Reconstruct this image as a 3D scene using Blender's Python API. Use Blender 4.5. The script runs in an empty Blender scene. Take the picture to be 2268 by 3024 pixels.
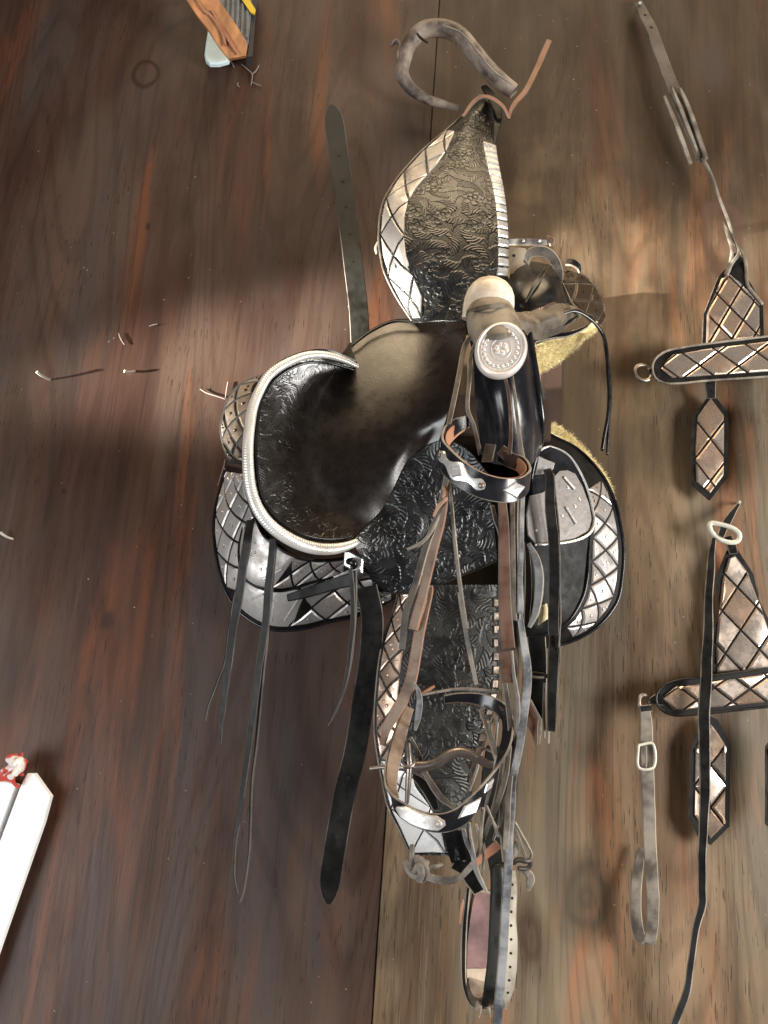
import bpy, bmesh, math, random
import numpy as np
from mathutils import Vector
random.seed(7); RNG = np.random.default_rng(7)
SC = bpy.context.scene
COL = SC.collection

# ------------------------------------------------------------------ camera
FPX = 28.0/36.0*3024.0                       # focal length in photo pixels
PITCH, ROLL = math.radians(15.0), math.radians(4.2)
CAM = np.array([0.0, -1.70, 1.45])
FW = np.array([0, math.cos(PITCH), math.sin(PITCH)])
R0 = np.array([1.0, 0, 0]); U0 = np.array([0, -math.sin(PITCH), math.cos(PITCH)])
RT = math.cos(ROLL)*R0 + math.sin(ROLL)*U0
UP = math.cos(ROLL)*U0 - math.sin(ROLL)*R0
cam_d = bpy.data.cameras.new('camera'); cam_d.sensor_fit = 'VERTICAL'; cam_d.sensor_height = 36; cam_d.lens = 28
cam_d.clip_start = 0.02; cam_d.clip_end = 100
cam = bpy.data.objects.new('camera', cam_d); COL.objects.link(cam)
from mathutils import Matrix
cam.matrix_world = Matrix(((RT[0], UP[0], -FW[0], CAM[0]), (RT[1], UP[1], -FW[1], CAM[1]), (RT[2], UP[2], -FW[2], CAM[2]), (0, 0, 0, 1)))
SC.camera = cam
SC.view_settings.view_transform = 'Standard'; SC.view_settings.look = 'None'
SC.view_settings.exposure = 0.0; SC.view_settings.gamma = 1.0
# ------------------------------------------------------------------ world and lamps
W = bpy.data.worlds.new('World'); SC.world = W; W.use_nodes = True
W.node_tree.nodes['Background'].inputs[0].default_value = (0.62, 0.60, 0.60, 1)
W.node_tree.nodes['Background'].inputs[1].default_value = 0.065
def area(name, loc, target, sx, sy, power, color, spread=180):
    l = bpy.data.lights.new(name, 'AREA'); l.shape = 'RECTANGLE'; l.size = sx; l.size_y = sy; l.energy = power; l.color = color
    l.spread = math.radians(spread)
    o = bpy.data.objects.new(name, l); COL.objects.link(o); o.location = loc
    o.rotation_euler = (Vector(target)-Vector(loc)).to_track_quat('-Z', 'Y').to_euler()
    return o
area('window_light', (3.25, -1.95, 1.45), (0.3, 0, 1.3), 1.2, 1.5, 228, (1.0, 0.97, 0.92))
area('doorway_light', (-2.4, -2.6, 0.40), (-0.3, 0, 0.85), 1.9, 1.9, 112, (0.97, 0.99, 1.0))
area('roof_light', (0.25, -1.05, 4.4), (0.25, -0.75, 2.0), 2.4, 1.25, 25, (1.0, 0.76, 0.48), 82)
sp = bpy.data.lights.new('side_opening_light', 'SPOT'); sp.energy = 8000; sp.spot_size = math.radians(8.4); sp.spot_blend = 1.0
sp.color = (1.0, 0.95, 0.84); sp.shadow_soft_size = 0.04
spo = bpy.data.objects.new('side_opening_light', sp); COL.objects.link(spo)
spo.location = (-3.6, -0.75, 1.50)
spo.rotation_euler = (Vector((0.0, -0.03, 2.31))-Vector(spo.location)).to_track_quat('-Z', 'Y').to_euler()

# ------------------------------------------------------------------ photo pixel + distance from the wall -> place
def to3(p):
    x, y, d = p
    v = FW*FPX + RT*(x-1134.0) - UP*(y-1512.0)
    t = (-d - CAM[1])/v[1]
    return CAM + v*t
def ppm(P):                                   # photo pixels per metre at a place
    return FPX/float(np.dot(np.asarray(P)-CAM, FW))
class Zone:
    def __init__(s, x0, y0, k): s.x0, s.y0, s.k = x0, y0, k
    def __call__(s, *pts):                    # (x, y, d) triples
        return [(s.x0+s.k*a[0], s.y0+s.k*a[1], a[2]) for a in pts]
    def xy(s, pts, d):
        if not hasattr(d, '__len__'): d = [d]*len(pts)
        if len(d) != len(pts): d = np.interp(np.linspace(0, 1, len(pts)), np.linspace(0, 1, len(d)), d)
        return [(s.x0+s.k*a[0], s.y0+s.k*a[1], float(b)) for a, b in zip(pts, d)]
FULL = Zone(0, 0, 2268/1659)
Z1 = Zone(1000, 0, 800/1659); Z2 = Zone(1000, 600, 900/1659); Z3 = Zone(580, 900, 700/1548); Z4 = Zone(1200, 1200, 700/1659)
Z5 = Zone(1000, 1700, 750/1659); Z6 = Zone(1000, 2200, 700/1659); Z7 = Zone(1750, 0, 518/764); Z8 = Zone(1750, 1450, 518/728)
ZA = Zone(1100, 2000, 600/1659); ZB = Zone(900, 250, 300/781); ZC = Zone(560, 1500, 640/1180); ZP = Zone(1440, 650, 400/1264)
ZK = Zone(600, 1350, 600/1659); ZH = Zone(1300, 780, 300/1659); ZT = Zone(500, 0, 400/1659); ZW = Zone(0, 2150, 300/948)
ZN = Zone(0, 900, 700/1659); ZR = Zone(1950, 750, 318/938)

# ------------------------------------------------------------------ materials
class NT:
    def __init__(s, name):
        s.m = bpy.data.materials.new(name); s.m.use_nodes = True; s.t = s.m.node_tree
        s.b = s.t.nodes['Principled BSDF']; s.out = s.t.nodes['Material Output']
    def n(s, kind, **kw):
        nd = s.t.nodes.new(kind)
        for k, v in kw.items():
            if k.startswith('i_'): nd.inputs[k[2:].replace('_', ' ')].default_value = v
            else: setattr(nd, k, v)
        return nd
    def l(s, a, b): s.t.links.new(a, b)
    def put(s, sock, v):
        if hasattr(v, 'is_linked') or hasattr(v, 'links'): s.l(v, sock)
        else: sock.default_value = v
    def math(s, op, a, b=0.0, c=0.0, clamp=False):
        nd = s.n('ShaderNodeMath', operation=op); nd.use_clamp = clamp
        s.put(nd.inputs[0], a); s.put(nd.inputs[1], b); s.put(nd.inputs[2], c)
        return nd.outputs[0]
    def mix(s, f, a, b):
        nd = s.n('ShaderNodeMix', data_type='RGBA'); s.put(nd.inputs[0], f); s.put(nd.inputs[6], a); s.put(nd.inputs[7], b)
        return nd.outputs[2]
    def ramp(s, f, lo, hi, a=0.0, b=1.0):
        nd = s.n('ShaderNodeMapRange', interpolation_type='SMOOTHSTEP'); s.put(nd.inputs[0], f)
        for i, v in zip((1, 2, 3, 4), (lo, hi, a, b)): nd.inputs[i].default_value = v
        return nd.outputs[0]
    def coords(s, scale=(1, 1, 1)):
        tc = s.n('ShaderNodeTexCoord'); mp = s.n('ShaderNodeMapping'); mp.inputs['Scale'].default_value = scale
        s.l(tc.outputs['Object'], mp.inputs['Vector']); return mp.outputs[0]
    def noise(s, vec, scale, detail=3, rough=0.5, dist=0.0):
        nd = s.n('ShaderNodeTexNoise'); s.l(vec, nd.inputs['Vector'])
        nd.inputs['Scale'].default_value = scale; nd.inputs['Detail'].default_value = detail
        nd.inputs['Roughness'].default_value = rough; nd.inputs['Distortion'].default_value = dist
        return nd.outputs['Fac']
    def bump(s, h, strength, dist=0.002):
        nd = s.n('ShaderNodeBump'); nd.inputs['Strength'].default_value = strength; nd.inputs['Distance'].default_value = dist
        s.l(h, nd.inputs['Height']); s.l(nd.outputs[0], s.b.inputs['Normal']); return nd
def c4(c): return (c[0], c[1], c[2], 1.0)

def tooling(t, cell=22.0):
    """carved flower-and-leaf relief in the plane of the wall"""
    tc = t.n('ShaderNodeTexCoord'); sep = t.n('ShaderNodeSeparateXYZ'); t.l(tc.outputs['Object'], sep.inputs[0])
    cmb = t.n('ShaderNodeCombineXYZ'); t.l(sep.outputs[0], cmb.inputs[0]); t.l(sep.outputs[2], cmb.inputs[1])
    wob = t.n('ShaderNodeTexNoise'); t.l(cmb.outputs[0], wob.inputs['Vector']); wob.inputs['Scale'].default_value = cell*1.1
    sub = t.n('ShaderNodeVectorMath', operation='SUBTRACT'); t.l(wob.outputs['Color'], sub.inputs[0]); sub.inputs[1].default_value = (.5, .5, .5)
    scl = t.n('ShaderNodeVectorMath', operation='SCALE'); t.l(sub.outputs[0], scl.inputs[0]); scl.inputs['Scale'].default_value = 0.016
    add = t.n('ShaderNodeVectorMath', operation='ADD'); t.l(cmb.outputs[0], add.inputs[0]); t.l(scl.outputs[0], add.inputs[1])
    big = t.n('ShaderNodeVectorMath', operation='SCALE'); t.l(add.outputs[0], big.inputs[0]); big.inputs['Scale'].default_value = cell
    v = t.n('ShaderNodeTexVoronoi', voronoi_dimensions='2D', feature='F1'); t.l(big.outputs[0], v.inputs['Vector']); v.inputs['Scale'].default_value = 1.0
    df = t.n('ShaderNodeVectorMath', operation='SUBTRACT'); t.l(big.outputs[0], df.inputs[0]); t.l(v.outputs['Position'], df.inputs[1])
    s2 = t.n('ShaderNodeSeparateXYZ'); t.l(df.outputs[0], s2.inputs[0])
    ang = t.math('ARCTAN2', s2.outputs[1], s2.outputs[0]); r = v.outputs['Distance']
    sc = t.n('ShaderNodeSeparateColor'); t.l(v.outputs['Color'], sc.inputs[0])
    ang = t.math('MULTIPLY_ADD', sc.outputs[0], 6.283, ang)
    petal = t.math('ABSOLUTE', t.math('SINE', t.math('MULTIPLY', ang, 2.5)))
    rad = t.math('MULTIPLY_ADD', petal, 0.13, 0.20)
    inflower = t.ramp(t.math('SUBTRACT', rad, r), -0.015, 0.03)
    cup = t.ramp(t.math('SUBTRACT', rad, r), 0.0, 0.12, 1.0, 0.55)
    button = t.ramp(r, 0.055, 0.085, 1.0, 0.0)
    fl = t.math('MAXIMUM', t.math('MULTIPLY', cup, t.ramp(r, 0.085, 0.13)), button)
    # scroll leaves curling out of every flower, with ribs across them
    nz = t.noise(add.outputs[0], cell*1.2, 1, 0.4)
    sw = t.math('MULTIPLY_ADD', nz, 4.0, t.math('MULTIPLY_ADD', r, -9.0, t.math('MULTIPLY', ang, 4.0)))
    blade = t.ramp(t.math('SINE', sw), -0.55, 0.25)
    vein = t.math('SINE', t.math('MULTIPLY_ADD', r, 62.0, t.math('MULTIPLY', ang, 3.0)))
    lf = t.math('MULTIPLY', blade, t.math('MULTIPLY_ADD', vein, 0.16, 0.62))
    grain_ = t.n('ShaderNodeTexVoronoi', voronoi_dimensions='2D'); t.l(cmb.outputs[0], grain_.inputs['Vector']); grain_.inputs['Scale'].default_value = 420
    lf = t.math('ADD', lf, t.math('MULTIPLY', t.math('SUBTRACT', 1.0, blade), t.math('MULTIPLY', grain_.outputs['Distance'], 0.18)))
    h = t.math('ADD', t.math('MULTIPLY', inflower, fl), t.math('MULTIPLY', t.math('SUBTRACT', 1.0, inflower), lf))
    return h

def leather(name, base, rough=0.35, dust=0.0, dustcol=(.2, .17, .12), tool=0.0, cell=22.0, grain=0.25, var=0.35, uvmask=None, spec=0.5):
    t = NT(name); vec = t.coords()
    n1 = t.noise(vec, 14, 5, 0.6); n2 = t.noise(vec, 260, 3, 0.6); n3 = t.noise(vec, 55, 4, 0.65)
    col = t.mix(t.ramp(n1, 0.3, 0.7), c4([x*(1-var) for x in base]), c4([x*(1+var) for x in base]))
    h = t.math('MULTIPLY', n2, grain*0.25)
    if tool:
        th = tooling(t, cell)
        if uvmask:
            uv = t.n('ShaderNodeUVMap'); sx = t.n('ShaderNodeSeparateXYZ'); t.l(uv.outputs[0], sx.inputs[0])
            m = t.ramp(sx.outputs[0], uvmask[0], uvmask[1], 1.0, 0.0); th = t.math('MULTIPLY', th, m)
        h = t.math('ADD', h, t.math('MULTIPLY', th, tool))
    if dust:
        d = t.math('MULTIPLY', t.ramp(t.math('ADD', n1, t.math('MULTIPLY', n3, 0.6)), 0.62, 1.0), dust, clamp=True)
        col = t.mix(d, col, c4(dustcol))
        t.l(t.math('ADD', t.ramp(n3, 0.3, 0.8, rough*0.85, rough*1.15), t.math('MULTIPLY', d, 0.35)), t.b.inputs['Roughness'])
    else:
        t.l(t.ramp(n3, 0.3, 0.8, rough*0.8, rough*1.25), t.b.inputs['Roughness'])
    t.l(col, t.b.inputs['Base Color']); t.b.inputs['Specular IOR Level'].default_value = spec
    t.bump(h, 0.9, 0.0026 if tool else 0.0012)
    return t.m

def metal(name, base, rough=0.28, tarnish=(.25, .2, .16), amount=0.5, hammer=0.25, scale=160, metallic=0.62):
    t = NT(name); vec = t.coords()
    n1 = t.noise(vec, 45, 5, 0.65); n2 = t.noise(vec, scale, 2, 0.5)
    t.l(t.mix(t.math('MULTIPLY', t.ramp(n1, 0.42, 0.72), amount), c4(base), c4(tarnish)), t.b.inputs['Base Color'])
    t.b.inputs['Metallic'].default_value = metallic
    t.l(t.ramp(n1, 0.3, 0.75, rough*0.75, rough*1.5), t.b.inputs['Roughness'])
    t.bump(n2, hammer, 0.0012)
    return t.m

def plain(name, base, rough=0.5, var=0.2, scale=30, bump=0.15, spec=0.5, stretch=(1, 1, 1)):
    t = NT(name); vec = t.coords(stretch)
    n1 = t.noise(vec, scale, 5, 0.6)
    t.l(t.mix(t.ramp(n1, 0.3, 0.7), c4([x*(1-var) for x in base]), c4([min(1, x*(1+var)) for x in base])), t.b.inputs['Base Color'])
    t.b.inputs['Roughness'].default_value = rough; t.b.inputs['Specular IOR Level'].default_value = spec
    t.bump(t.noise(vec, scale*6, 3, 0.6), bump, 0.0015)
    return t.m

def plywood(name, dark, mid, light, rust, slate, knots_blotches, fine=1.0, rough=0.42):
    t = NT(name); tc = t.n('ShaderNodeTexCoord')
    def vm(sx, sz, off=0.0):
        mp = t.n('ShaderNodeMapping'); mp.inputs['Scale'].default_value = (sx, 1, sz); mp.inputs['Location'].default_value = (off, off, off)
        t.l(tc.outputs['Object'], mp.inputs['Vector']); return mp.outputs[0]
    sep = t.n('ShaderNodeSeparateXYZ'); t.l(tc.outputs['Object'], sep.inputs[0])
    streak = t.noise(vm(1, .09), 16, 4, 0.55, 0.4)
    fines = t.noise(vm(1, .035, 3.0), 90, 4, 0.6)
    hair = t.noise(vm(1, .022, 5.0), 330, 2, 0.6)
    patch = t.noise(vm(1, .30, 9.0), 4.2, 4, 0.55)
    rusts = t.noise(vm(1, .13, 17.0), 8.5, 5, 0.62, 0.6)
    cath = t.noise(vm(1, .16, 23.0), 3.2, 1, 0.4, 0.6)
    rings = t.math('MULTIPLY_ADD', t.math('SINE', t.math('MULTIPLY_ADD', cath, 150.0, t.math('MULTIPLY', fines, 3.0))), 0.5, 0.5)
    pores = t.noise(vm(1, .075, 61.0), 310, 2, 0.5); knobs = t.noise(vm(1, .35, 63.0), 6, 3, 0.6)
    base = t.mix(t.ramp(streak, 0.33, 0.66), c4(dark), c4(mid))
    base = t.mix(t.math('MULTIPLY', t.ramp(patch, 0.42, 0.64), 0.85), base, c4(light))
    base = t.mix(t.math('MULTIPLY', t.ramp(t.noise(vm(1, .16, 31.0), 6.5, 4, 0.55), 0.48, 0.66), 0.8), base, c4(slate))
    base = t.mix(t.math('MULTIPLY', t.ramp(rusts, 0.50, 0.74), 0.80), base, c4(rust))
    base = t.mix(t.math('MULTIPLY', t.ramp(rings, 0.6, 1.0), 0.22), base, c4([x*0.45 for x in dark]))
    base = t.mix(t.math('MULTIPLY', t.ramp(fines, 0.53, 0.72), 0.55*fine), base, c4([x*0.5 for x in dark]))
    base = t.mix(t.math('MULTIPLY', t.ramp(hair, 0.5, 0.8), 0.35*fine), base, c4([x*1.25 for x in light]))
    base = t.mix(t.math('MULTIPLY', t.math('MULTIPLY', t.ramp(pores, 0.62, 0.67), t.ramp(knobs, 0.40, 0.58)), 0.7), base, c4([x*0.35 for x in dark]))
    wob = t.noise(vm(1, .6, 41.0), 9, 3, 0.5)
    for (kx, kz, rx, rz, tone, ring) in knots_blotches:
        ex = t.math('DIVIDE', t.math('SUBTRACT', sep.outputs[0], kx), rx); ez = t.math('DIVIDE', t.math('SUBTRACT', sep.outputs[2], kz), rz)
        rr = t.math('SQRT', t.math('ADD', t.math('MULTIPLY', ex, ex), t.math('MULTIPLY', ez, ez)))
        rr = t.math('ADD', rr, t.math('MULTIPLY_ADD', wob, 1.5, -0.75))
        rr_ = t.math('MULTIPLY_ADD', t.math('SINE', t.math('MULTIPLY', rr, 15.0)), 0.12, 0.86)
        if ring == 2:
            base = t.mix(t.math('MULTIPLY', t.ramp(rr, 0.35, 1.35, 1.0, 0.0), 0.82), base, t.mix(t.ramp(streak, .35, .65), c4([x*.6 for x in tone]), c4(tone))); continue  # broad soft dark blotch over the panel, no knot
        if ring: m = t.math('MULTIPLY', t.ramp(rr, 0.6, 0.9), t.ramp(rr, 1.0, 1.25, 1.0, 0.0))
        else: m = t.math('MULTIPLY', t.ramp(rr, 0.45, 1.15, 1.0, 0.0), rr_)
        base = t.mix(t.math('MULTIPLY', m, 0.8), base, c4(tone))
    speck = t.n('ShaderNodeTexVoronoi'); t.l(vm(1, 1, 2.0), speck.inputs['Vector']); speck.inputs['Scale'].default_value = 34; speck.inputs['Randomness'].default_value = 1
    spr = t.math('MULTIPLY', t.ramp(speck.outputs['Distance'], 0.03, 0.07, 1.0, 0.0), t.ramp(t.noise(vm(1, 1, 71), 11, 2), 0.50, 0.60))
    base = t.mix(t.math('MULTIPLY', spr, 0.55), base, c4((.45, .4, .34)))
    t.l(base, t.b.inputs['Base Color'])
    t.l(t.ramp(t.noise(vm(1, .3, 51.0), 7, 4, 0.6), 0.3, 0.75, rough*0.75, rough*1.3), t.b.inputs['Roughness'])
    hh = t.math('ADD', t.math('MULTIPLY', fines, -0.6), t.math('MULTIPLY', hair, 0.35))
    t.bump(hh, 0.25, 0.002); t.b.inputs['Specular IOR Level'].default_value = 0.22
    return t.m

M = {}
M['black'] = leather('black_leather', (.0060, .0058, .0062), 0.24, dust=0.15, dustcol=(.03, .028, .025), spec=.42)
M['strap'] = leather('strap_leather', (.0085, .0080, .0078), 0.30, dust=0.18, dustcol=(.035, .033, .029), var=.25, spec=.34)
M['grime'] = leather('grimy_strap_leather', (.0095, .0098, .0092), 0.42, dust=0.8, dustcol=(.034, .034, .030), var=.4, grain=.7, spec=.22)
M['edge'] = leather('worn_strap_edge', (.26, .22, .17), 0.7, grain=.5)
M['seat'] = leather('seat_leather', (.0080, .0052, .0036), 0.30, dust=0.04, dustcol=(.05, .04, .028), tool=0.22, cell=26, uvmask=(0.12, 0.27), spec=.66, var=.12)
M['tooled'] = leather('tooled_leather', (.0058, .0062, .0070), 0.33, dust=0.10, dustcol=(.03, .028, .024), tool=0.75, cell=17)
M['tooled_dusty'] = leather('dusty_tooled_leather', (.0062, .0066, .0074), 0.34, dust=0.16, dustcol=(.04, .035, .026), tool=0.75, cell=17)
M['string'] = leather('saddle_string_leather', (.012, .0115, .011), 0.42, dust=0.3, dustcol=(.04, .038, .034), spec=.14)
M['tooled_dull'] = leather('dull_tooled_leather', (.0085, .0082, .0075), 0.40, dust=0.35, dustcol=(.032, .029, .022), tool=0.7, cell=17, spec=.34)
M['dusty'] = leather('dusty_leather', (.075, .057, .040), 0.55, dust=0.8, dustcol=(.20, .16, .11), grain=0.9)
M['brown'] = leather('brown_leather', (.085, .036, .022), 0.40, dust=0.3, dustcol=(.16, .11, .08))
M['neck'] = leather('pale_horn_wrap', (.15, .122, .092), 0.5, dust=0.8, dustcol=(.30, .255, .19), grain=1.0)
M['orange'] = leather('raw_orange_leather', (.40, .155, .075), 0.55, dust=0.5, dustcol=(.32, .22, .15), var=.25)
M['raw'] = leather('faded_raw_leather', (.13, .072, .046), 0.5, dust=0.9, dustcol=(.27, .21, .165), var=.55)
M['thong'] = leather('tan_thong', (.24, .10, .055), 0.6, dust=0.5, dustcol=(.25, .17, .12), var=.3)
M['rein'] = leather('grey_worn_leather', (.135, .112, .092), 0.5, dust=0.7, dustcol=(.32, .285, .235), var=0.45)
M['rein_dark'] = leather('dark_worn_leather', (.05, .038, .031), 0.5, dust=0.6, dustcol=(.17, .145, .12), var=.4)
M['rein_blue'] = leather('blue_grey_leather', (.11, .115, .13), 0.40, dust=0.8, dustcol=(.34, .34, .34), var=.5)
M['navy'] = leather('polished_black_leather', (.0095, .0095, .0125), 0.20, dust=0.12, dustcol=(.05, .05, .05))
M['silver'] = metal('tarnished_silver', (.50, .475, .455), 0.40, (.31, .26, .225), 0.55, 0.22, 150, .5)
M['silver_bright'] = metal('polished_silver', (.74, .73, .71), 0.28, (.48, .44, .41), 0.45, 0.18, 120)
M['silver_worn'] = metal('worn_fender_silver', (.60, .575, .55), 0.40, (.40, .35, .30), 0.6, 0.25, 130, .4)
M['silver_glare'] = metal('glare_white_silver', (.86, .85, .83), 0.28, (.62, .58, .54), 0.4, 0.15, 120, .3)  # fender-foot plates: their bright reflection is put into a whiter base colour
M['backing'] = leather('matt_black_backing', (.009, .0086, .0082), 0.5, dust=0.2, dustcol=(.03, .028, .025), spec=.14)
M['shield'] = metal('worn_grey_shield', (.24, .225, .215), 0.42, (.15, .12, .10), 0.6, 0.3, 90, .45)
M['cap'] = metal('horn_cap_silver', (.70, .64, .60), 0.42, (.52, .46, .42), 0.5, 0.2, 120, .35)
M['silver_dark'] = metal('dark_tarnished_silver', (.38, .345, .32), 0.36, (.20, .155, .125), 0.7, 0.3, 110, .6)
M['silver_grey'] = metal('grey_tarnished_silver', (.46, .44, .43), 0.34, (.30, .27, .25), 0.7, 0.3, 90, .6)
M['copper_dark'] = metal('dark_pinkish_silver', (.40, .285, .215), 0.34, (.24, .14, .09), 0.7, 0.2, 100, .6)
M['copper'] = metal('pinkish_tarnished_silver', (.58, .45, .37), 0.30, (.33, .20, .13), 0.7, 0.18, 120)
M['collar'] = metal('collar_nickel', (.50, .425, .37), 0.27, (.30, .21, .15), 0.6, 0.14, 110, .72)
M['collar_warm'] = metal('collar_nickel_warm', (.52, .39, .30), 0.27, (.34, .20, .12), 0.6, 0.14, 110, .72)
M['brown_silver'] = metal('brown_tarnished_silver', (.062, .044, .030), 0.38, (.034, .022, .013), 0.8, 0.25, 120, .5)
M['steel'] = metal('dull_steel', (.32, .28, .25), 0.36, (.16, .09, .055), 0.7, 0.2, 200, .8)
M['brass'] = plain('aged_cream_metal', (.55, .54, .46), 0.35, .15)
M['fleece'] = plain('yellow_fleece', (.97, .82, .52), 0.95, .12, 60, .5, 0.1)
M['rawhide'] = leather('rawhide', (.15, .11, .09), 0.55, dust=0.9, dustcol=(.34, .28, .22), grain=1.6, var=.6)
M['pink'] = plain('pink_worn_wood', (.21, .12, .115), 0.6, .35, 18)
M['beige'] = plain('beige_worn_wood', (.50, .40, .30), 0.6, .15, 30)
M['pale'] = leather('pale_laced_leather', (.36, .32, .25), 0.6, dust=0.8, dustcol=(.55, .50, .42), grain=.8)
M['oak'] = plain('rack_wood', (.055, .03, .02), 0.6, .35, 12, .3, stretch=(1, 1, .1))
M['hole'] = plain('dark_hole', (.004, .004, .004), 0.9, .1)
M['white'] = plain('white_paint', (.90, .90, .89), 0.45, .03)
M['gap'] = plain('dark_gap', (.03, .03, .035), 0.7)
def checked():
    t = NT('red_and_white_cloth'); vec = t.coords(); n1 = t.noise(vec, 16, 2, 0.4)
    t.l(t.mix(t.ramp(n1, 0.49, 0.54), c4((.55, .06, .04)), c4((.78, .72, .68))), t.b.inputs['Base Color']); t.b.inputs['Roughness'].default_value = .8; return t.m
M['red'] = checked()
M['wood_orange'] = plain('orange_wood', (.50, .22, .09), 0.5, .3, 30, .25, stretch=(1, 1, .12))
M['grey_panel'] = plain('grey_corrugated', (.16, .18, .21), 0.5, .25, 40)
M['yellow'] = plain('yellow_paint', (.80, .55, .02), 0.5, .05)
M['ice'] = plain('pale_blue_plastic', (.62, .76, .78), 0.35, .08, 15)
M['web'] = plain('cobweb', (.24, .20, .18), 0.9, .1)
# braided rim: fine slanted cords
def rim_mat():
    t = NT('braided_white_rim'); uv = t.n('ShaderNodeUVMap'); sx = t.n('ShaderNodeSeparateXYZ'); t.l(uv.outputs[0], sx.inputs[0])
    w = t.math('SINE', t.math('ADD', t.math('MULTIPLY', sx.outputs[0], 1300.0), t.math('MULTIPLY', sx.outputs[1], 12.0)))
    vec = t.coords(); n1 = t.noise(vec, 18, 4, 0.6)
    t.l(t.mix(t.ramp(n1, 0.35, 0.7), c4((.70, .66, .60)), c4((.84, .84, .83))), t.b.inputs['Base Color'])
    t.b.inputs['Roughness'].default_value = 0.30; t.b.inputs['Metallic'].default_value = 0.45; t.bump(w, 0.28, 0.0008); return t.m
M['rim'] = rim_mat()
def ivory_mat():
    t = NT('ivory_horn_wrap'); vec = t.coords(); n1 = t.noise(vec, 22, 4, 0.6)
    t.l(t.mix(t.ramp(n1, 0.35, 0.7), c4((.58, .46, .33)), c4((.82, .76, .68))), t.b.inputs['Base Color'])
    t.b.inputs['Roughness'].default_value = 0.35; t.bump(t.noise(vec, 120, 3), 0.15); return t.m
M['ivory'] = ivory_mat()

# ------------------------------------------------------------------ builders
ORIGIN = {}
def unit(v):
    v = np.asarray(v, float); n = np.linalg.norm(v, axis=-1, keepdims=True); return v/np.maximum(n, 1e-12)
def thing(name, label, cat, loc, group=None):
    o = bpy.data.objects.new(name, None); COL.objects.link(o); o.location = loc; o.empty_display_size = 0.05
    o['label'] = label; o['category'] = cat
    if group: o['group'] = group
    ORIGIN[o.name] = np.array(loc, float); return o
def origin_of(parent):
    p = parent
    while p is not None:
        if p.name in ORIGIN: return ORIGIN[p.name]
        p = p.parent
    return np.zeros(3)
def mesh(name, V, F, mats, parent=None, smooth=True, angle=40, mi=None, uv=None):
    V = np.asarray(V, float) - origin_of(parent)
    me = bpy.data.meshes.new(name); me.from_pydata(V.tolist(), [], [tuple(int(i) for i in f) for f in F])
    if not isinstance(mats, (list, tuple)): mats = [mats]
    for m in mats: me.materials.append(M[m] if isinstance(m, str) else m)
    if mi is not None: me.polygons.foreach_set('material_index', np.asarray(mi, dtype=np.int32))
    if uv is not None:
        ul = me.uv_layers.new(name='UV'); vi = np.zeros(len(me.loops), dtype=np.int32); me.loops.foreach_get('vertex_index', vi)
        ul.data.foreach_set('uv', np.asarray(uv, float)[vi].ravel())
    me.update()
    bm = bmesh.new(); bm.from_mesh(me); bmesh.ops.recalc_face_normals(bm, faces=bm.faces); bm.to_mesh(me); bm.free()
    if smooth:
        me.polygons.foreach_set('use_smooth', [True]*len(me.polygons))
        me.set_sharp_from_angle(angle=math.radians(angle))
    o = bpy.data.objects.new(name, me); COL.objects.link(o)
    if parent is not None: o.parent = parent
    return o
def tag(o, label=None, cat=None, group=None, kind=None):
    for k, v in (('label', label), ('category', cat), ('group', group), ('kind', kind)):
        if v: o[k] = v
    return o
def crom(A, n, uniform=False):
    A = np.asarray(A, float); k = len(A)
    if k == 1: return np.repeat(A, n, 0)
    if uniform: u = np.arange(k, dtype=float)
    else: u = np.concatenate([[0], np.cumsum(np.maximum(np.linalg.norm(np.diff(A[:, :3], axis=0), axis=1), 1e-6))])
    x = np.linspace(0, u[-1], n); out = np.zeros((n, A.shape[1]))
    T = np.zeros_like(A)
    for i in range(k):
        a, b = max(i-1, 0), min(i+1, k-1); T[i] = (A[b]-A[a])/(u[b]-u[a])
    j = np.clip(np.searchsorted(u, x, side='right')-1, 0, k-2)
    h = (u[j+1]-u[j])[:, None]; s = ((x-u[j])[:, None])/h
    return (2*s**3-3*s**2+1)*A[j] + (s**3-2*s**2+s)*h*T[j] + (-2*s**3+3*s**2)*A[j+1] + (s**3-s**2)*h*T[j+1]
class Surf:
    def __init__(s, P, N): s.P, s.N = P, N
    def __call__(s, t, q):
        nu, nv = s.P.shape[:2]; a = min(max(t, 0), 1)*(nu-1); b = min(max(q, 0), 1)*(nv-1)
        i, j = min(int(a), nu-2), min(int(b), nv-2); f, g = a-i, b-j
        w = lambda G: (1-f)*(1-g)*G[i, j]+f*(1-g)*G[i+1, j]+(1-f)*g*G[i, j+1]+f*g*G[i+1, j+1]
        return w(s.P), unit(w(s.N))
def grid_normals(P):
    du = np.gradient(P, axis=0); dv = np.gradient(P, axis=1); N = unit(np.cross(du, dv))
    toc = unit(CAM - P.reshape(-1, 3).mean(0))
    if (N.reshape(-1, 3) @ toc).mean() < 0: N = -N
    return N
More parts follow.
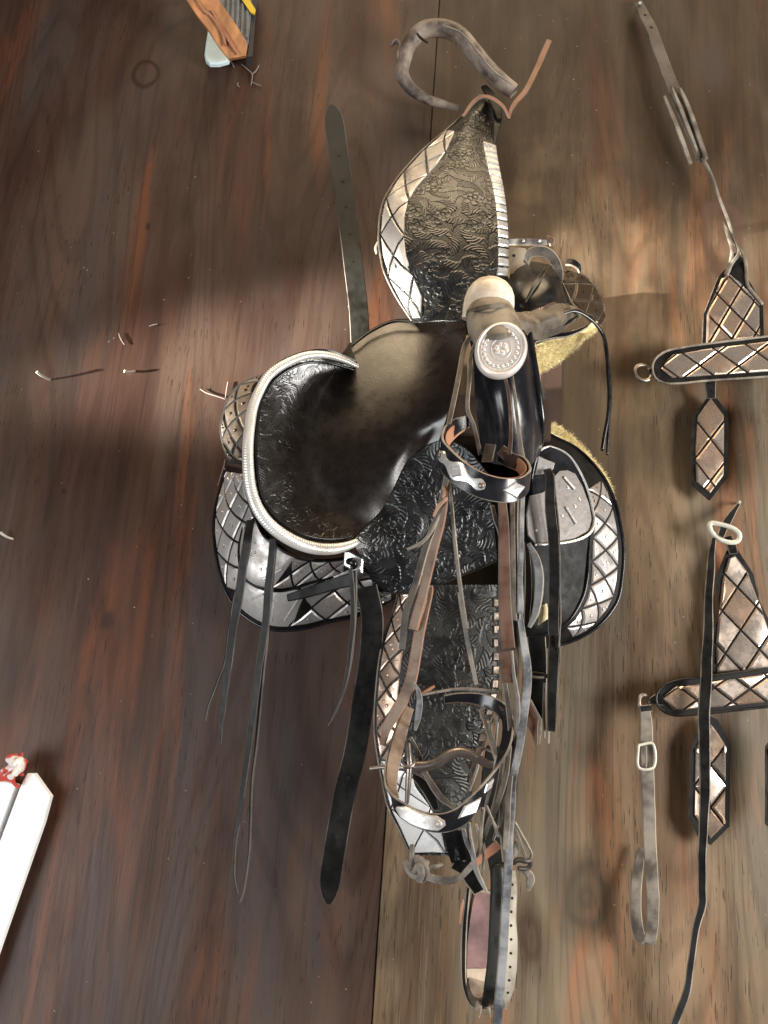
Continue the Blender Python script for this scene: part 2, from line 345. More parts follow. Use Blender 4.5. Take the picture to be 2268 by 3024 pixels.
def loft(name, parent, curves, mat, nu=40, nv=12, th=0.005, edge=None, wav=0.0):
    """skin through curves of (x, y, d) photo points; curves are the rows across, each runs lengthwise"""
    C = np.array([crom([to3(p) for p in c], nu) for c in curves])           # k, nu, 3
    P = np.array([crom(C[:, i], nv, uniform=True) for i in range(nu)])       # nu, nv, 3
    N = grid_normals(P)
    if wav:
        uu, vv = np.meshgrid(np.linspace(0, 1, nu), np.linspace(0, 1, nv), indexing='ij')
        P = P + N*(wav*(np.sin(uu*9+vv*3)+0.6*np.sin(uu*17-vv*5+1)))[..., None]; N = grid_normals(P)
    V = np.concatenate([P.reshape(-1, 3), (P-N*th).reshape(-1, 3)]); F = []; mi = []
    o = nu*nv; ix = lambda i, j: i*nv+j
    for i in range(nu-1):
        for j in range(nv-1):
            F.append((ix(i, j), ix(i+1, j), ix(i+1, j+1), ix(i, j+1))); mi.append(0)
            F.append((o+ix(i, j), o+ix(i, j+1), o+ix(i+1, j+1), o+ix(i+1, j))); mi.append(0)
    rim = [(i, 0) for i in range(nu)]+[(nu-1, j) for j in range(1, nv)]+[(i, nv-1) for i in range(nu-2, -1, -1)]+[(0, j) for j in range(nv-2, 0, -1)]
    for a, b in zip(rim, rim[1:]+rim[:1]):
        F.append((ix(*a), ix(*b), o+ix(*b), o+ix(*a))); mi.append(1 if edge else 0)
    uu, vv = np.meshgrid(np.linspace(0, 1, nu), np.linspace(0, 1, nv), indexing='ij')
    uv = np.stack([uu.ravel(), vv.ravel()], 1)
    ob = mesh(name, V, F, [mat, edge] if edge else mat, parent, mi=mi, uv=np.concatenate([uv, uv]))
    return ob, Surf(P, N)
def frames(P, wvec=None, twist=None):
    T = unit(np.gradient(P, axis=0)); n = len(P)
    if wvec is not None:
        Wv = np.asarray(wvec, float)
        if Wv.ndim == 1: Wv = np.repeat(Wv[None], n, 0)
        elif len(Wv) != n: Wv = crom(Wv, n, uniform=True)
        B = unit(Wv - T*(Wv*T).sum(1, keepdims=True))
    else:
        nn = np.array([0, -1.0, 0]); B = np.cross(np.repeat(nn[None], n, 0), T)
        for i in range(n):
            if np.linalg.norm(B[i]) < 0.15: B[i] = B[i-1] if i else np.array([1.0, 0, 0])
        B = unit(B)
    Nn = unit(np.cross(T, B))
    if twist is not None:
        a = np.radians(np.interp(np.linspace(0, 1, n), np.linspace(0, 1, len(twist)), twist))[:, None]
        B, Nn = np.cos(a)*B+np.sin(a)*Nn, np.cos(a)*Nn-np.sin(a)*B
    if wvec is None and (Nn[:, 1]).mean() > 0: Nn, B = -Nn, -B
    return T, B, Nn
def ribbon(name, parent, pts, w, mat, th=0.0028, edge='edge', n=None, wvec=None, twist=None, jitter=0.0, flip=False):
    """a flat strap; w = width in photo pixels (one or a list)"""
    P0 = [to3(p) for p in pts]
    if n is None: n = max(8, min(64, 6*len(pts)))
    P = crom(P0, n)
    if jitter: P = P + np.stack([np.interp(np.linspace(0, 1, n), np.linspace(0, 1, max(5, n//4)), RNG.normal(0, jitter, max(5, n//4))) for _ in range(3)], 1)
    w = [w] if not hasattr(w, '__len__') else w
    wp = np.interp(np.linspace(0, 1, n), np.linspace(0, 1, len(w)), w)
    wm = np.array([wp[i]/ppm(P[i]) for i in range(n)])
    T, B, N = frames(P, wvec, twist)
    if flip: N, B = -N, -B
    h = th/2; c = th*0.3; V = []
    for i in range(n):
        a = wm[i]/2; cc = min(c, a*0.5)
        for (x, y) in ((-a, -h+c), (-a, h-c), (-a+cc, h), (a-cc, h), (a, h-c), (a, -h+c), (a-cc, -h), (-a+cc, -h)):
            V.append(P[i]+B[i]*x+N[i]*y)
    F, mi = [], []
    for i in range(n-1):
        for k in range(8):
            k2 = (k+1) % 8; F.append((i*8+k, i*8+k2, (i+1)*8+k2, (i+1)*8+k)); mi.append(0 if k in (2, 6) else 1)
    F.append(tuple(range(8))); F.append(tuple((n-1)*8+k for k in range(7, -1, -1))); mi += [1, 1]
    ob = mesh(name, V, F, [mat, edge or mat], parent, mi=mi)
    G = np.stack([P-B*(wm/2)[:, None]+N*h, P+N*h, P+B*(wm/2)[:, None]+N*h], 1)
    return ob, Surf(G, np.repeat(N[:, None], 3, 1))
def tube(name, parent, pts, r, mat, n=None, seg=8, flat=1.0, wvec=None, is3=False, jitter=0.0):
    """round cord; r = radius in photo pixels; flat squeezes it in depth"""
    P0 = pts if is3 else [to3(p) for p in pts]
    if n is None: n = max(8, min(80, 6*len(pts)))
    P = crom(P0, n)
    if jitter: P = P + RNG.normal(0, jitter, P.shape)
    r = [r] if not hasattr(r, '__len__') else r
    rp = np.interp(np.linspace(0, 1, n), np.linspace(0, 1, len(r)), r)
    T, B, N = frames(P, wvec); V = []; uv = []
    L = np.concatenate([[0], np.cumsum(np.linalg.norm(np.diff(P, axis=0), axis=1))])
    for i in range(n):
        ra = rp[i]/ppm(P[i])
        for k in range(seg):
            a = 2*math.pi*k/seg; V.append(P[i]+B[i]*math.cos(a)*ra+N[i]*math.sin(a)*ra*flat); uv.append((L[i], k/seg))
    F = []
    for i in range(n-1):
        for k in range(seg):
            k2 = (k+1) % seg; F.append((i*seg+k, i*seg+k2, (i+1)*seg+k2, (i+1)*seg+k))
    V += [P[0]-T[0]*rp[0]/ppm(P[0])*0.4, P[-1]+T[-1]*rp[-1]/ppm(P[-1])*0.4]; uv += [(0, 0), (L[-1], 0)]
    a, b = n*seg, n*seg+1
    for k in range(seg):
        k2 = (k+1) % seg; F.append((a, k2, k)); F.append((b, (n-1)*seg+k, (n-1)*seg+k2))
    return mesh(name, V, F, mat, parent, angle=60, uv=uv)
def lathe(name, parent, center, axis, prof, mat, seg=40, sx=1.0, sy=1.0, roll=0.0):
    """prof: (radius m, height m) along axis"""
    C = np.asarray(center); ax = unit(axis); ref = np.array([0, 0, 1.0]); e1 = unit(np.cross(ref, ax)); e2 = np.cross(ax, e1)
    cr, sr = math.cos(roll), math.sin(roll); e1, e2 = cr*e1+sr*e2, cr*e2-sr*e1
    V, F = [], []
    for (r, h) in prof:
        for k in range(seg):
            a = 2*math.pi*k/seg; V.append(C+ax*h+(e1*math.cos(a)*sx+e2*math.sin(a)*sy)*max(r, 1e-5))
    for i in range(len(prof)-1):
        for k in range(seg):
            k2 = (k+1) % seg; F.append((i*seg+k, i*seg+k2, (i+1)*seg+k2, (i+1)*seg+k))
    F.append(tuple(range(seg))); F.append(tuple((len(prof)-1)*seg+k for k in range(seg)))
    return mesh(name, V, F, mat, parent, angle=45)
def board(name, parent, pts, th, mat, bevel=0.0, edge=None):
    """outline of (x, y, d) photo points given thickness th towards the wall"""
    P = np.array([to3(p) for p in pts]); k = len(P)
    nrm = np.zeros(3)
    for i in range(k): nrm += np.cross(P[i]-P.mean(0), P[(i+1) % k]-P.mean(0))
    nrm = unit(nrm)
    if nrm @ (CAM-P.mean(0)) < 0: nrm = -nrm
    rings = []
    if bevel:
        c = P.mean(0)
        rings = [P - nrm*th, P - nrm*bevel, P + (c-P)*0 + inset_dir(P, nrm)*bevel]
    else: rings = [P-nrm*th, P]
    V = np.concatenate(rings); F = [tuple(range(k)), tuple((len(rings)-1)*k+i for i in range(k))]; mi = [0, 0]
    for r in range(len(rings)-1):
        for i in range(k):
            j = (i+1) % k; F.append((r*k+i, r*k+j, (r+1)*k+j, (r+1)*k+i)); mi.append(1 if edge else 0)
    return mesh(name, V, F, [mat, edge] if edge else mat, parent, mi=mi, angle=30)
def inset_dir(P, nrm):
    k = len(P); c = P.mean(0); D = np.zeros_like(P)
    area = sum(np.cross(P[i]-c, P[(i+1) % k]-c) @ nrm for i in range(k)); sg = 1 if area > 0 else -1
    for i in range(k):
        e0 = unit(P[i]-P[i-1]); e1 = unit(P[(i+1) % k]-P[i])
        n0 = np.cross(nrm, e0)*sg; n1 = np.cross(nrm, e1)*sg; b = n0+n1; l = np.linalg.norm(b)
        b = b/l if l > 1e-6 else n0
        D[i] = b/max(0.35, float(b @ n0))
    return D
def plate(name, parent, corners, normals, mat, gap=0.0012, bev=0.0022, h=0.0024, studs=1, lift=0.0004, center=None):
    """one bevelled metal plate laid on a surface, corners counted round"""
    P = np.array(corners); N = unit(np.array(normals)); nm = unit(N.mean(0)); k = len(P)
    size = math.sqrt(max(1e-9, abs(sum(np.cross(P[i]-P.mean(0), P[(i+1) % k]-P.mean(0)) @ nm for i in range(k)))/2))
    if size < 0.006: return None
    gap = min(gap, size*0.1); bev = min(bev, size*0.16)
    D = inset_dir(P, nm); td = RNG.normal(0, 1, 3); td = unit(td-nm*(td @ nm))*RNG.uniform(0.01, 0.055)
    N2 = N*(1.0+np.clip(((P-P.mean(0)) @ td)/h, -.55, .55))[:, None]
    r0 = P+D*gap+N*0.0; r1 = P+D*(gap+bev*0.15)+N*(h*0.5+lift); r2 = P+D*(gap+bev)+N2*h+N*lift; c = r2.mean(0)+nm*(-0.0004)
    if center is not None: c = center[0]+center[1]*(h+lift-.0003)
    V = [*r0, *r1, *r2, c]; F = []
    for r in (0, 1):
        for i in range(k): j = (i+1) % k; F.append((r*k+i, r*k+j, (r+1)*k+j, (r+1)*k+i))
    for i in range(k): F.append((2*k+i, 2*k+(i+1) % k, 3*k))
    if studs:
        e1 = unit(P[1]-P[0]); e2 = np.cross(nm, e1); rs = min(0.0042, size*0.11)
        for s in range(studs):
            off = 0 if studs == 1 else (s-(studs-1)/2)*rs*2.6
            b = len(V); cc = c+e1*off+nm*0.0002
            for (q, z) in ((1.0, -.0003), (0.7, .55)):
                for a in range(6): V.append(cc+(e1*math.cos(a*math.pi/3)+e2*math.sin(a*math.pi/3))*rs*q+nm*rs*z)
            V.append(cc+nm*rs*0.75)
            for a in range(6):
                a2 = (a+1) % 6; F.append((b+a, b+a2, b+6+a2, b+6+a)); F.append((b+6+a, b+6+a2, b+12))
    return mesh(name, V, F, mat, parent, angle=20)
def clip_rect(poly, x0, x1, y0, y1):
    def cut(p, ax, v, keep):
        out = []
        for a, b in zip(p, p[1:]+p[:1]):
            ia, ib = keep(a[ax], v), keep(b[ax], v)
            if ia: out.append(a)
            if ia != ib:
                f = (v-a[ax])/(b[ax]-a[ax]); q = [a[0]+f*(b[0]-a[0]), a[1]+f*(b[1]-a[1])]; q[ax] = v; out.append(tuple(q))
        return out
    ge = lambda a, v: a >= v-1e-9; le = lambda a, v: a <= v+1e-9
    for ax, v, kf in ((0, x0, ge), (0, x1, le), (1, y0, ge), (1, y1, le)):
        if len(poly) < 3: return []
        poly = cut(poly, ax, v, kf)
    return poly
def dedupe(p):
    o = []
    for a in p:
        if not o or (abs(a[0]-o[-1][0])+abs(a[1]-o[-1][1])) > 1e-4: o.append(a)
    if len(o) > 1 and (abs(o[0][0]-o[-1][0])+abs(o[0][1]-o[-1][1])) < 1e-4: o.pop()
    return o
def diamonds(nt, rows, phase=0.0):
    """diamond lattice cells in (t, s) of [0, 1]^2"""
    cells = []
    for k in range(-1, nt*2+3):
        for j in range(0, 2*rows+1):
            if (k+j) % 2 == 0: continue
            cx, cy = k*0.5, j*0.5
            p = [(cx-.5, cy), (cx, cy+.5), (cx+.5, cy), (cx, cy-.5)]
            p = [(a+phase, b) for a, b in p]
            q = dedupe(clip_rect(p, 0, nt, 0, rows))
            if len(q) >= 3: cells.append([(a/nt, b/rows) for a, b in q])
    return cells
SHADES = {'silver': ['silver', 'silver', 'silver_dark', 'silver_grey'], 'silver_worn': ['silver_worn', 'silver_grey', 'silver'], 'copper': ['copper', 'copper', 'copper_dark']}
def lay(parent, surf, cells, mat, t0=0, t1=1, s0=0, s1=1, studs=1, name='silver_plate', rnd=True, **kw):
    for c in cells:
        m_ = (sum(a for a, _ in c)/len(c), sum(b for _, b in c)/len(c))
        c = [q for p, r in zip(c, c[1:]+c[:1]) for q in (p, ((p[0]+r[0])/2, (p[1]+r[1])/2))]
        pn = [surf(t0+(t1-t0)*a, s0+(s1-s0)*b) for a, b in c]; kw['center'] = surf(t0+(t1-t0)*m_[0], s0+(s1-s0)*m_[1])
        plate(name, parent, [p for p, _ in pn], [n for _, n in pn], (random.choice(SHADES[mat]) if mat in SHADES else mat), studs=(random.choice([1, 1, 2]) if (studs and rnd) else studs), **kw)
def torus(name, parent, center, axis, R, r, mat, sx=1.0, sy=1.0, seg=28, tseg=8, roll=0.0):
    C = np.asarray(center); ax = unit(axis); e1 = unit(np.cross((0, 0, 1.0), ax)); e2 = np.cross(ax, e1)
    cr, sr = math.cos(roll), math.sin(roll); e1, e2 = cr*e1+sr*e2, cr*e2-sr*e1
    V, F = [], []
    for i in range(seg):
        a = 2*math.pi*i/seg; o = e1*math.cos(a)*sx+e2*math.sin(a)*sy; od = unit(o)
        for k in range(tseg):
            b = 2*math.pi*k/tseg; V.append(C+o*R+od*math.cos(b)*r+ax*math.sin(b)*r)
    for i in range(seg):
        for k in range(tseg):
            i2, k2 = (i+1) % seg, (k+1) % tseg; F.append((i*tseg+k, i2*tseg+k, i2*tseg+k2, i*tseg+k2))
    return mesh(name, V, F, mat, parent, angle=80)
def dome(name, parent, P, nrm, r, mat, h=0.6, seg=8):
    return lathe(name, parent, P, nrm, [(r, -r*.2), (r*.95, r*h*.35), (r*.7, r*h*.75), (r*.3, r*h*.97), (1e-5, r*h)], mat, seg=seg)
def fuzz(name, parent, surf, n, length, mat, spread=1.0, trange=(0, 1), srange=(0, 1)):
    V, F = [], []
    for _ in range(n):
        p, nr = surf(RNG.uniform(*trange), RNG.uniform(*srange)); d = unit(nr+RNG.normal(0, spread*0.6, 3)); L = length*RNG.uniform(.5, 1.3)
        side = unit(np.cross(d, RNG.normal(0, 1, 3)))*L*0.055; m = p+d*L*.5+RNG.normal(0, L*.15, 3); b = len(V)
        V += [p-side, p+side, m+side*.8, m-side*.8, p+d*L+RNG.normal(0, L*.3, 3)]; F += [(b, b+1, b+2, b+3), (b+3, b+2, b+4)]
    o = mesh(name, V, F, mat, parent, smooth=False); o['kind'] = 'stuff'; return o
def base3(p): return tuple(to3(p))

# ================================================================== THE WALL
seam_top, seam_bot = to3((1299, 40, 0)), to3((1094, 3010, 0)); seam_x = float((seam_top[0]+seam_bot[0])/2)
def k3(px, py, rx, rz, tone, ring=0):
    P = to3((px, py, 0)); return (P[0], P[2], rx, rz, tone, ring)
kL = [k3(434, 219, .03, .035, (.03, .012, .008), 1), k3(437, 668, .008, .014, (.012, .01, .01)), k3(188, 1450, .008, .010, (.02, .012, .01)), k3(315, 1832, .016, .022, (.03, .02, .018))]
kR = [k3(1850, 60, 1.15, .90, (.046, .0275, .0175), 2), k3(1560, 1250, .42, .42, (.085, .060, .036), 2), k3(1572, 2770, .040, .090, (.055, .030, .018)), k3(1730, 2650, .085, .10, (.060, .048, .032)), k3(2130, 700, .05, .09, (.085, .05, .035), 1), k3(2100, 180, .06, .1, (.06, .045, .04))]  # the two large entries darken broad areas of this panel
M['plyL'] = plywood('dark_stained_plywood', (.040, .0210, .0155), (.068, .0350, .0250), (.088, .0590, .0450), (.145, .050, .0205), (.060, .0490, .0455), kL, fine=.75)
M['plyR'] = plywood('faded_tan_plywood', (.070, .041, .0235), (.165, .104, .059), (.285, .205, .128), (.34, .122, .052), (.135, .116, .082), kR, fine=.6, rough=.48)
def box(name, parent, x0, x1, y0, y1, z0, z1, mat, bev=0.0):
    V = [(x, y, z) for x in (x0, x1) for y in (y0, y1) for z in (z0, z1)]
    F = [(0, 1, 3, 2), (4, 6, 7, 5), (0, 4, 5, 1), (2, 3, 7, 6), (0, 2, 6, 4), (1, 5, 7, 3)]
    o = mesh(name, V, F, mat, parent, smooth=False)
    if bev:
        bm = bmesh.new(); bm.from_mesh(o.data); bmesh.ops.bevel(bm, geom=list(bm.edges), offset=bev, segments=2, affect='EDGES'); bm.to_mesh(o.data); bm.free()
    return o
wall = tag(box('wall', None, -2.6, 2.7, 0.020, 0.06, 0.0, 4.2, 'oak'), kind='structure')
def sheet(x0, x1, mat, front):
    sk = math.tan(0)
    return box('plywood_panel', wall, x0, x1, front, 0.0195, 0.0, 4.15, mat, 0.0012)
sheet(seam_x-1.22, seam_x-0.0012, 'plyL', 0.0)
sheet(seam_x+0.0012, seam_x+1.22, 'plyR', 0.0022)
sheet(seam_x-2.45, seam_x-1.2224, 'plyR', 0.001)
sheet(seam_x+1.2224, seam_x+2.45, 'plyL', 0.001)

# ================================================================== SADDLE RACK
bx = [to3((1592, 1100, .02))[0], to3((1652, 1300, .02))[0]]
rack = thing('saddle_rack', 'dark brown wooden board fixed to the wall behind the saddle fork, carrying it', 'rack', (bx[0], -.03, 1.7))
za, zb = to3((1600, 1480, .02))[2], to3((1600, 760, .02))[2]
box('back_board', rack, bx[0], bx[1], -.045, -.001, za-.25, zb-.12, 'oak', .002)
xa = to3((1000, 1300, .1))[0]; zm = to3((1250, 1250, .1))[2]
box('support_rail', rack, xa, bx[0]-.001, -.165, -.001, zm-.045, zm+.045, 'oak', .003)
P = to3((1592, 1170, .05)); lathe('peg', rack, P, (0, -1, -.1), [(.014, -.04), (.014, .015), (.011, .02), (1e-5, .021)], 'rein_dark', seg=14)

# ================================================================== SADDLE
sad = thing('western_saddle', 'black tooled western saddle with silver diamond plates mounted sideways on the plywood wall', 'saddle', base3((1134, 1350, .02)))
# ---- seat
def shallow(L): return [(x, y, .27+(d-.27)*.78 if d > .27 else d) for x, y, d in L]
seat_st = [
    shallow(Z3((1030, 405, .285), (930, 365, .315), (800, 350, .335), (690, 365, .355), (570, 420, .37), (490, 480, .38), (430, 560, .388), (400, 650, .393), (380, 780, .397), (370, 900, .40), (375, 1050, .398), (390, 1180, .392), (425, 1300, .383), (495, 1400, .37), (585, 1470, .355), (695, 1530, .335), (820, 1555, .31), (930, 1555, .285), (1010, 1535, .265))),
    Z3((1050, 400, .268), (900, 450, .287), (760, 505, .303), (640, 630, .318), (570, 790, .328), (545, 940, .332), (560, 1090, .330), (610, 1240, .322), (700, 1365, .308), (830, 1450, .287), (1020, 1520, .258)),
    [(1041, 1018, .212), (990, 1095, .236), (945, 1190, .258), (925, 1300, .274), (940, 1400, .272), (990, 1490, .258), (1077, 1556, .240)],
    [(1098, 980, .198), (1080, 1080, .224), (1060, 1190, .248), (1050, 1300, .264), (1060, 1400, .262), (1085, 1465, .250), (1123, 1515, .230)],
    [(1163, 953, .190), (1160, 1060, .224), (1155, 1180, .254), (1150, 1290, .268), (1150, 1380, .262), (1159, 1447, .242)],
    [(1233, 955, .200), (1240, 1060, .238), (1240, 1160, .268), (1230, 1260, .279), (1199, 1366, .254)],
    [(1304, 950, .225), (1305, 1060, .265), (1300, 1150, .291), (1285, 1240, .296), (1250, 1320, .264)],
    [(1374, 950, .268), (1365, 1020, .298), (1345, 1120, .318), (1325, 1210, .314), (1296, 1300, .282)]]
# rows lengthwise for loft: transpose by resampling every station
ST = [crom([to3(p) for p in s], 48) for s in seat_st]
A = np.array(ST)                                                            # stations, 48, 3
nu, nv = 60, 48
P = np.array([crom(A[:, j], nu, uniform=True) for j in range(nv)]).transpose(1, 0, 2)
N = grid_normals(P); th = .008
V = np.concatenate([P.reshape(-1, 3), (P-N*th).reshape(-1, 3)]); F = []; o_ = nu*nv
for i in range(nu-1):
    for j in range(nv-1):
        a, b, c, d = i*nv+j, (i+1)*nv+j, (i+1)*nv+j+1, i*nv+j+1; F += [(a, b, c, d), (o_+a, o_+d, o_+c, o_+b)]
rim = [(i, 0) for i in range(nu)]+[(nu-1, j) for j in range(1, nv)]+[(i, nv-1) for i in range(nu-2, -1, -1)]+[(0, j) for j in range(nv-2, 0, -1)]
for a, b in zip(rim, rim[1:]+rim[:1]): F.append((a[0]*nv+a[1], b[0]*nv+b[1], o_+b[0]*nv+b[1], o_+a[0]*nv+a[1]))
uu, vv = np.meshgrid(np.linspace(0, 1, nu), np.linspace(0, 1, nv), indexing='ij'); uv = np.stack([uu.ravel(), vv.ravel()], 1)
seat = mesh('seat', V, F, 'seat', sad, angle=70, uv=np.concatenate([uv, uv])); SEAT = Surf(P, N)
# piping on the top edge of the seat
tube('seat_piping', seat, [(1040, 1020, .226), (1098, 978, .214), (1163, 950, .208), (1233, 952, .217), (1304, 947, .247), (1374, 947, .287)], 4, 'black', n=40)
# stitched upper seat flap behind the edge
loft('seat_flap', sad, [[(1035, 1022, .20), (1095, 975, .19), (1160, 945, .18), (1215, 942, .18), (1380, 948, .24)], [(1050, 1050, .19), (1110, 1010, .17), (1165, 990, .16), (1225, 990, .16), (1380, 990, .21)]], 'strap', 30, 6, .004)
# white braided rim
rimc = Z3((1055, 402, .285), (940, 352, .318), (820, 325, .34), (700, 335, .36), (560, 395, .378), (470, 465, .388), (412, 560, .396), (370, 665, .401), (348, 790, .405), (336, 920, .408), (338, 1065, .406), (352, 1190, .40), (390, 1310, .391), (458, 1415, .378), (553, 1497, .362), (668, 1560, .34), (790, 1593, .314), (905, 1593, .288), (1000, 1570, .27), (1052, 1545, .262))
tube('cantle_rim', sad, shallow(rimc), [6, 10, 12, 13, 14, 15, 16, 16.5, 17, 17, 18, 19, 19, 17, 10], 'rim', n=110, seg=16, flat=.75)
tube('cantle_piping', sad, shallow(Z3((1025, 425, .288), (900, 390, .322), (790, 375, .34), (690, 388, .358), (585, 437, .372), (505, 500, .381), (450, 575, .388), (420, 660, .393), (400, 790, .397), (392, 905, .40), (396, 1045, .398), (412, 1175, .392), (445, 1285, .383), (512, 1378, .37), (598, 1445, .355), (705, 1502, .335), (825, 1528, .31), (930, 1527, .286), (1010, 1510, .266))), 4, 'black', n=80, seg=8)
# back of the cantle down to the skirt
loft('cantle_back', sad, [shallow(Z3((1040, 380, .27), (820, 308, .32), (562, 380, .355), (405, 545, .375), (332, 790, .385), (322, 1065, .385), (376, 1330, .37), (553, 1515, .34), (800, 1603, .295), (1040, 1565, .25))),
                          Z3((1040, 420, .16), (840, 400, .16), (640, 470, .16), (520, 600, .16), (450, 790, .16), (445, 1065, .16), (500, 1300, .16), (640, 1440, .16), (820, 1530, .16), (1040, 1530, .16))], 'black', 50, 8, .006)

# ---- tooled lower jockey
jock, JS = loft('seat_jockey', sad, [
    [(1040, 1600, .262), (1080, 1556, .243), (1125, 1513, .233), (1160, 1446, .24), (1200, 1364, .25), (1255, 1318, .26), (1300, 1296, .275), (1380, 1330, .28), (1440, 1400, .27)],
    [(1070, 1650, .235), (1110, 1620, .235), (1165, 1580, .235), (1210, 1520, .24), (1250, 1460, .245), (1300, 1420, .25), (1350, 1410, .25), (1410, 1440, .25), (1450, 1490, .24)],
    [(1092, 1702, .205), (1140, 1690, .215), (1200, 1660, .22), (1255, 1610, .222), (1300, 1570, .222), (1345, 1550, .222), (1390, 1545, .22), (1430, 1560, .215), (1462, 1590, .21)],
    [(1108, 1742, .185), (1160, 1750, .195), (1215, 1748, .198), (1270, 1738, .20), (1325, 1715, .20), (1370, 1695, .20), (1410, 1680, .20), (1440, 1668, .20), (1468, 1655, .20)]], 'tooled', 60, 26, .006)
tube('jockey_edge', jock, [(1108, 1744, .186), (1160, 1752, .196), (1215, 1750, .199), (1270, 1740, .201), (1325, 1717, .201), (1370, 1697, .201), (1410, 1682, .201), (1466, 1656, .201)], 3, 'strap', n=40)

# ---- rear skirts
rs, RS = loft('rear_skirt', sad, [
    ZK.xy([(205, 70), (150, 230), (105, 400), (85, 560), (95, 720), (125, 900), (180, 1080), (280, 1240), (420, 1350), (560, 1405), (720, 1410), (880, 1385), (1040, 1340), (1200, 1310), (1400, 1240), (1560, 1150)], [.05, .055, .06, .06, .065, .07, .075, .08, .085]),
    ZK.xy([(262, 80), (240, 240), (225, 400), (230, 550), (250, 690), (290, 840), (370, 960), (470, 1050), (580, 1110), (700, 1130), (830, 1120), (960, 1100), (1100, 1090), (1250, 1090), (1420, 1090), (1570, 1090)], [.10, .10, .105, .11, .115, .115, .12, .12, .125]),
    ZK.xy([(330, 100), (350, 250), (390, 400), (450, 530), (530, 640), (630, 720), (720, 790), (830, 830), (950, 850), (1080, 850), (1180, 870), (1280, 900), (1380, 950), (1450, 1000), (1550, 1040), (1600, 1060)], [.15, .15, .15, .15, .15, .15, .15, .15, .15])], 'black', 70, 14, .008)
def mid(c): return sum(a for a, _ in c)/len(c), sum(b for _, b in c)/len(c)
def long_plate(parent, surf, t0, t1, s0, s1, mat, n=14, m=5, h=.0035, round_=0.0):
    V, F = [], []
    for i in range(n+1):
        for j in range(m+1):
            fi, fj = i/n, j/m; edge = i in (0, n) or j in (0, m); p, nr = surf(t0+(t1-t0)*fi, s0+(s1-s0)*fj); V.append(p+nr*(0.0 if edge else h))
    for i in range(n):
        for j in range(m): a = i*(m+1)+j; F.append((a, a+m+1, a+m+2, a+1))
    return mesh('silver_plate', V, F, mat, parent, angle=35)
def bars(parent, surf, items, mat='silver_bright', h=.004):
    for (ta, sa, tb, sb) in items:
        (p, n0), (q, n1) = surf(ta, sa), surf(tb, sb); p, q = p+n0*h, q+n1*h; e = unit(q-p); nn = unit(n0+n1); w = np.cross(nn, e)*.0026; k = nn*.0028
        mesh('raised_bar', [p-w, p+w, q+w, q-w, p-w*.3+k, p+w*.3+k, q+w*.3+k, q-w*.3+k], [(0, 1, 2, 3), (4, 5, 6, 7), (0, 1, 5, 4), (1, 2, 6, 5), (2, 3, 7, 6), (3, 0, 4, 7)], mat, parent, smooth=False)
cells = [c for c in diamonds(8, 2, 0.25) if not (.46 < mid(c)[0] < .68 and mid(c)[1] < .62)]
lay(rs, RS, cells, 'silver', 0.02, .99, .045, .98, gap=.0020, bev=.0034, h=.003)
lpz = long_plate(rs, RS, .452, .672, .05, .58, 'silver')
bars(rs, RS, [(.50, .20, .53, .44), (.555, .16, .565, .42), (.60, .12, .575, .40), (.64, .14, .655, .48)])
tube('skirt_edge', rs, ZK.xy([(205, 70), (148, 230), (102, 400), (82, 560), (92, 720), (122, 902), (177, 1083), (278, 1244), (419, 1354), (560, 1410), (720, 1415), (882, 1390), (1042, 1345), (1200, 1314), (1400, 1244), (1560, 1153)], [.05, .055, .06, .06, .065, .07, .075, .08, .085]), 4.2, 'navy', n=70)
jk, JK = loft('rear_jockey', sad, [
    ZK.xy([(330, 540), (290, 760), (320, 965), (400, 1040), (520, 1085), (640, 1092), (740, 1072), (900, 1020), (1060, 980), (1180, 950)], [.125, .125, .13, .13, .135, .135]),
    ZK.xy([(380, 520), (380, 680), (420, 820), (500, 890), (580, 930), (680, 950), (780, 945), (900, 930), (1050, 915), (1180, 890)], [.15, .15, .15, .155, .155, .155]),
    ZK.xy([(420, 480), (450, 570), (510, 660), (600, 730), (700, 790), (800, 825), (920, 845), (1040, 845), (1140, 835), (1200, 830)], [.175, .175, .175, .175, .175, .175])], 'black', 50, 12, .006)
lay(jk, JK, [c for c in diamonds(6, 1, 0.0) if mid(c)[0] > .52], 'silver', .03, .98, .05, .97, gap=.0019, bev=.0034, h=.003)
long_plate(jk, JK, .04, .53, .05, .96, 'silver', 20, 7)
bars(jk, JK, [(.16, .35, .20, .72), (.25, .22, .26, .62), (.44, .25, .50, .62)])
for t_, s_ in ((.22, .5), (.28, .5), (.38, .42), (.41, .5)):
    pp, nr = JK(t_, s_); dome('stud', jk, pp+nr*.0035, nr, .0035, 'silver_bright')
tube('jockey_edge', jk, ZK.xy([(330, 540), (288, 760), (318, 968), (400, 1044), (520, 1089), (640, 1096), (742, 1075), (900, 1023), (1060, 983), (1180, 953)], [.126, .126, .131, .131, .136, .136]), 3.2, 'strap', n=40)
ru, RU = loft('rear_skirt', sad, [
    Z3.xy([(540, 395), (460, 440), (330, 490), (230, 560), (170, 700), (150, 800), (163, 900), (210, 1035)], [.07, .065, .06, .055, .05, .05]),
    Z3.xy([(580, 440), (510, 490), (400, 550), (310, 640), (270, 740), (255, 830), (265, 920), (300, 1045)], [.085, .082, .078, .074, .072, .072]),
    Z3.xy([(640, 490), (570, 530), (490, 610), (430, 710), (410, 800), (405, 890), (405, 980), (405, 1060)], .095)], 'backing', 40, 12, .008)
lay(ru, RU, diamonds(4, 2, 0.3), 'brown_silver', .02, .98, .04, .96, gap=.0022, bev=.003)

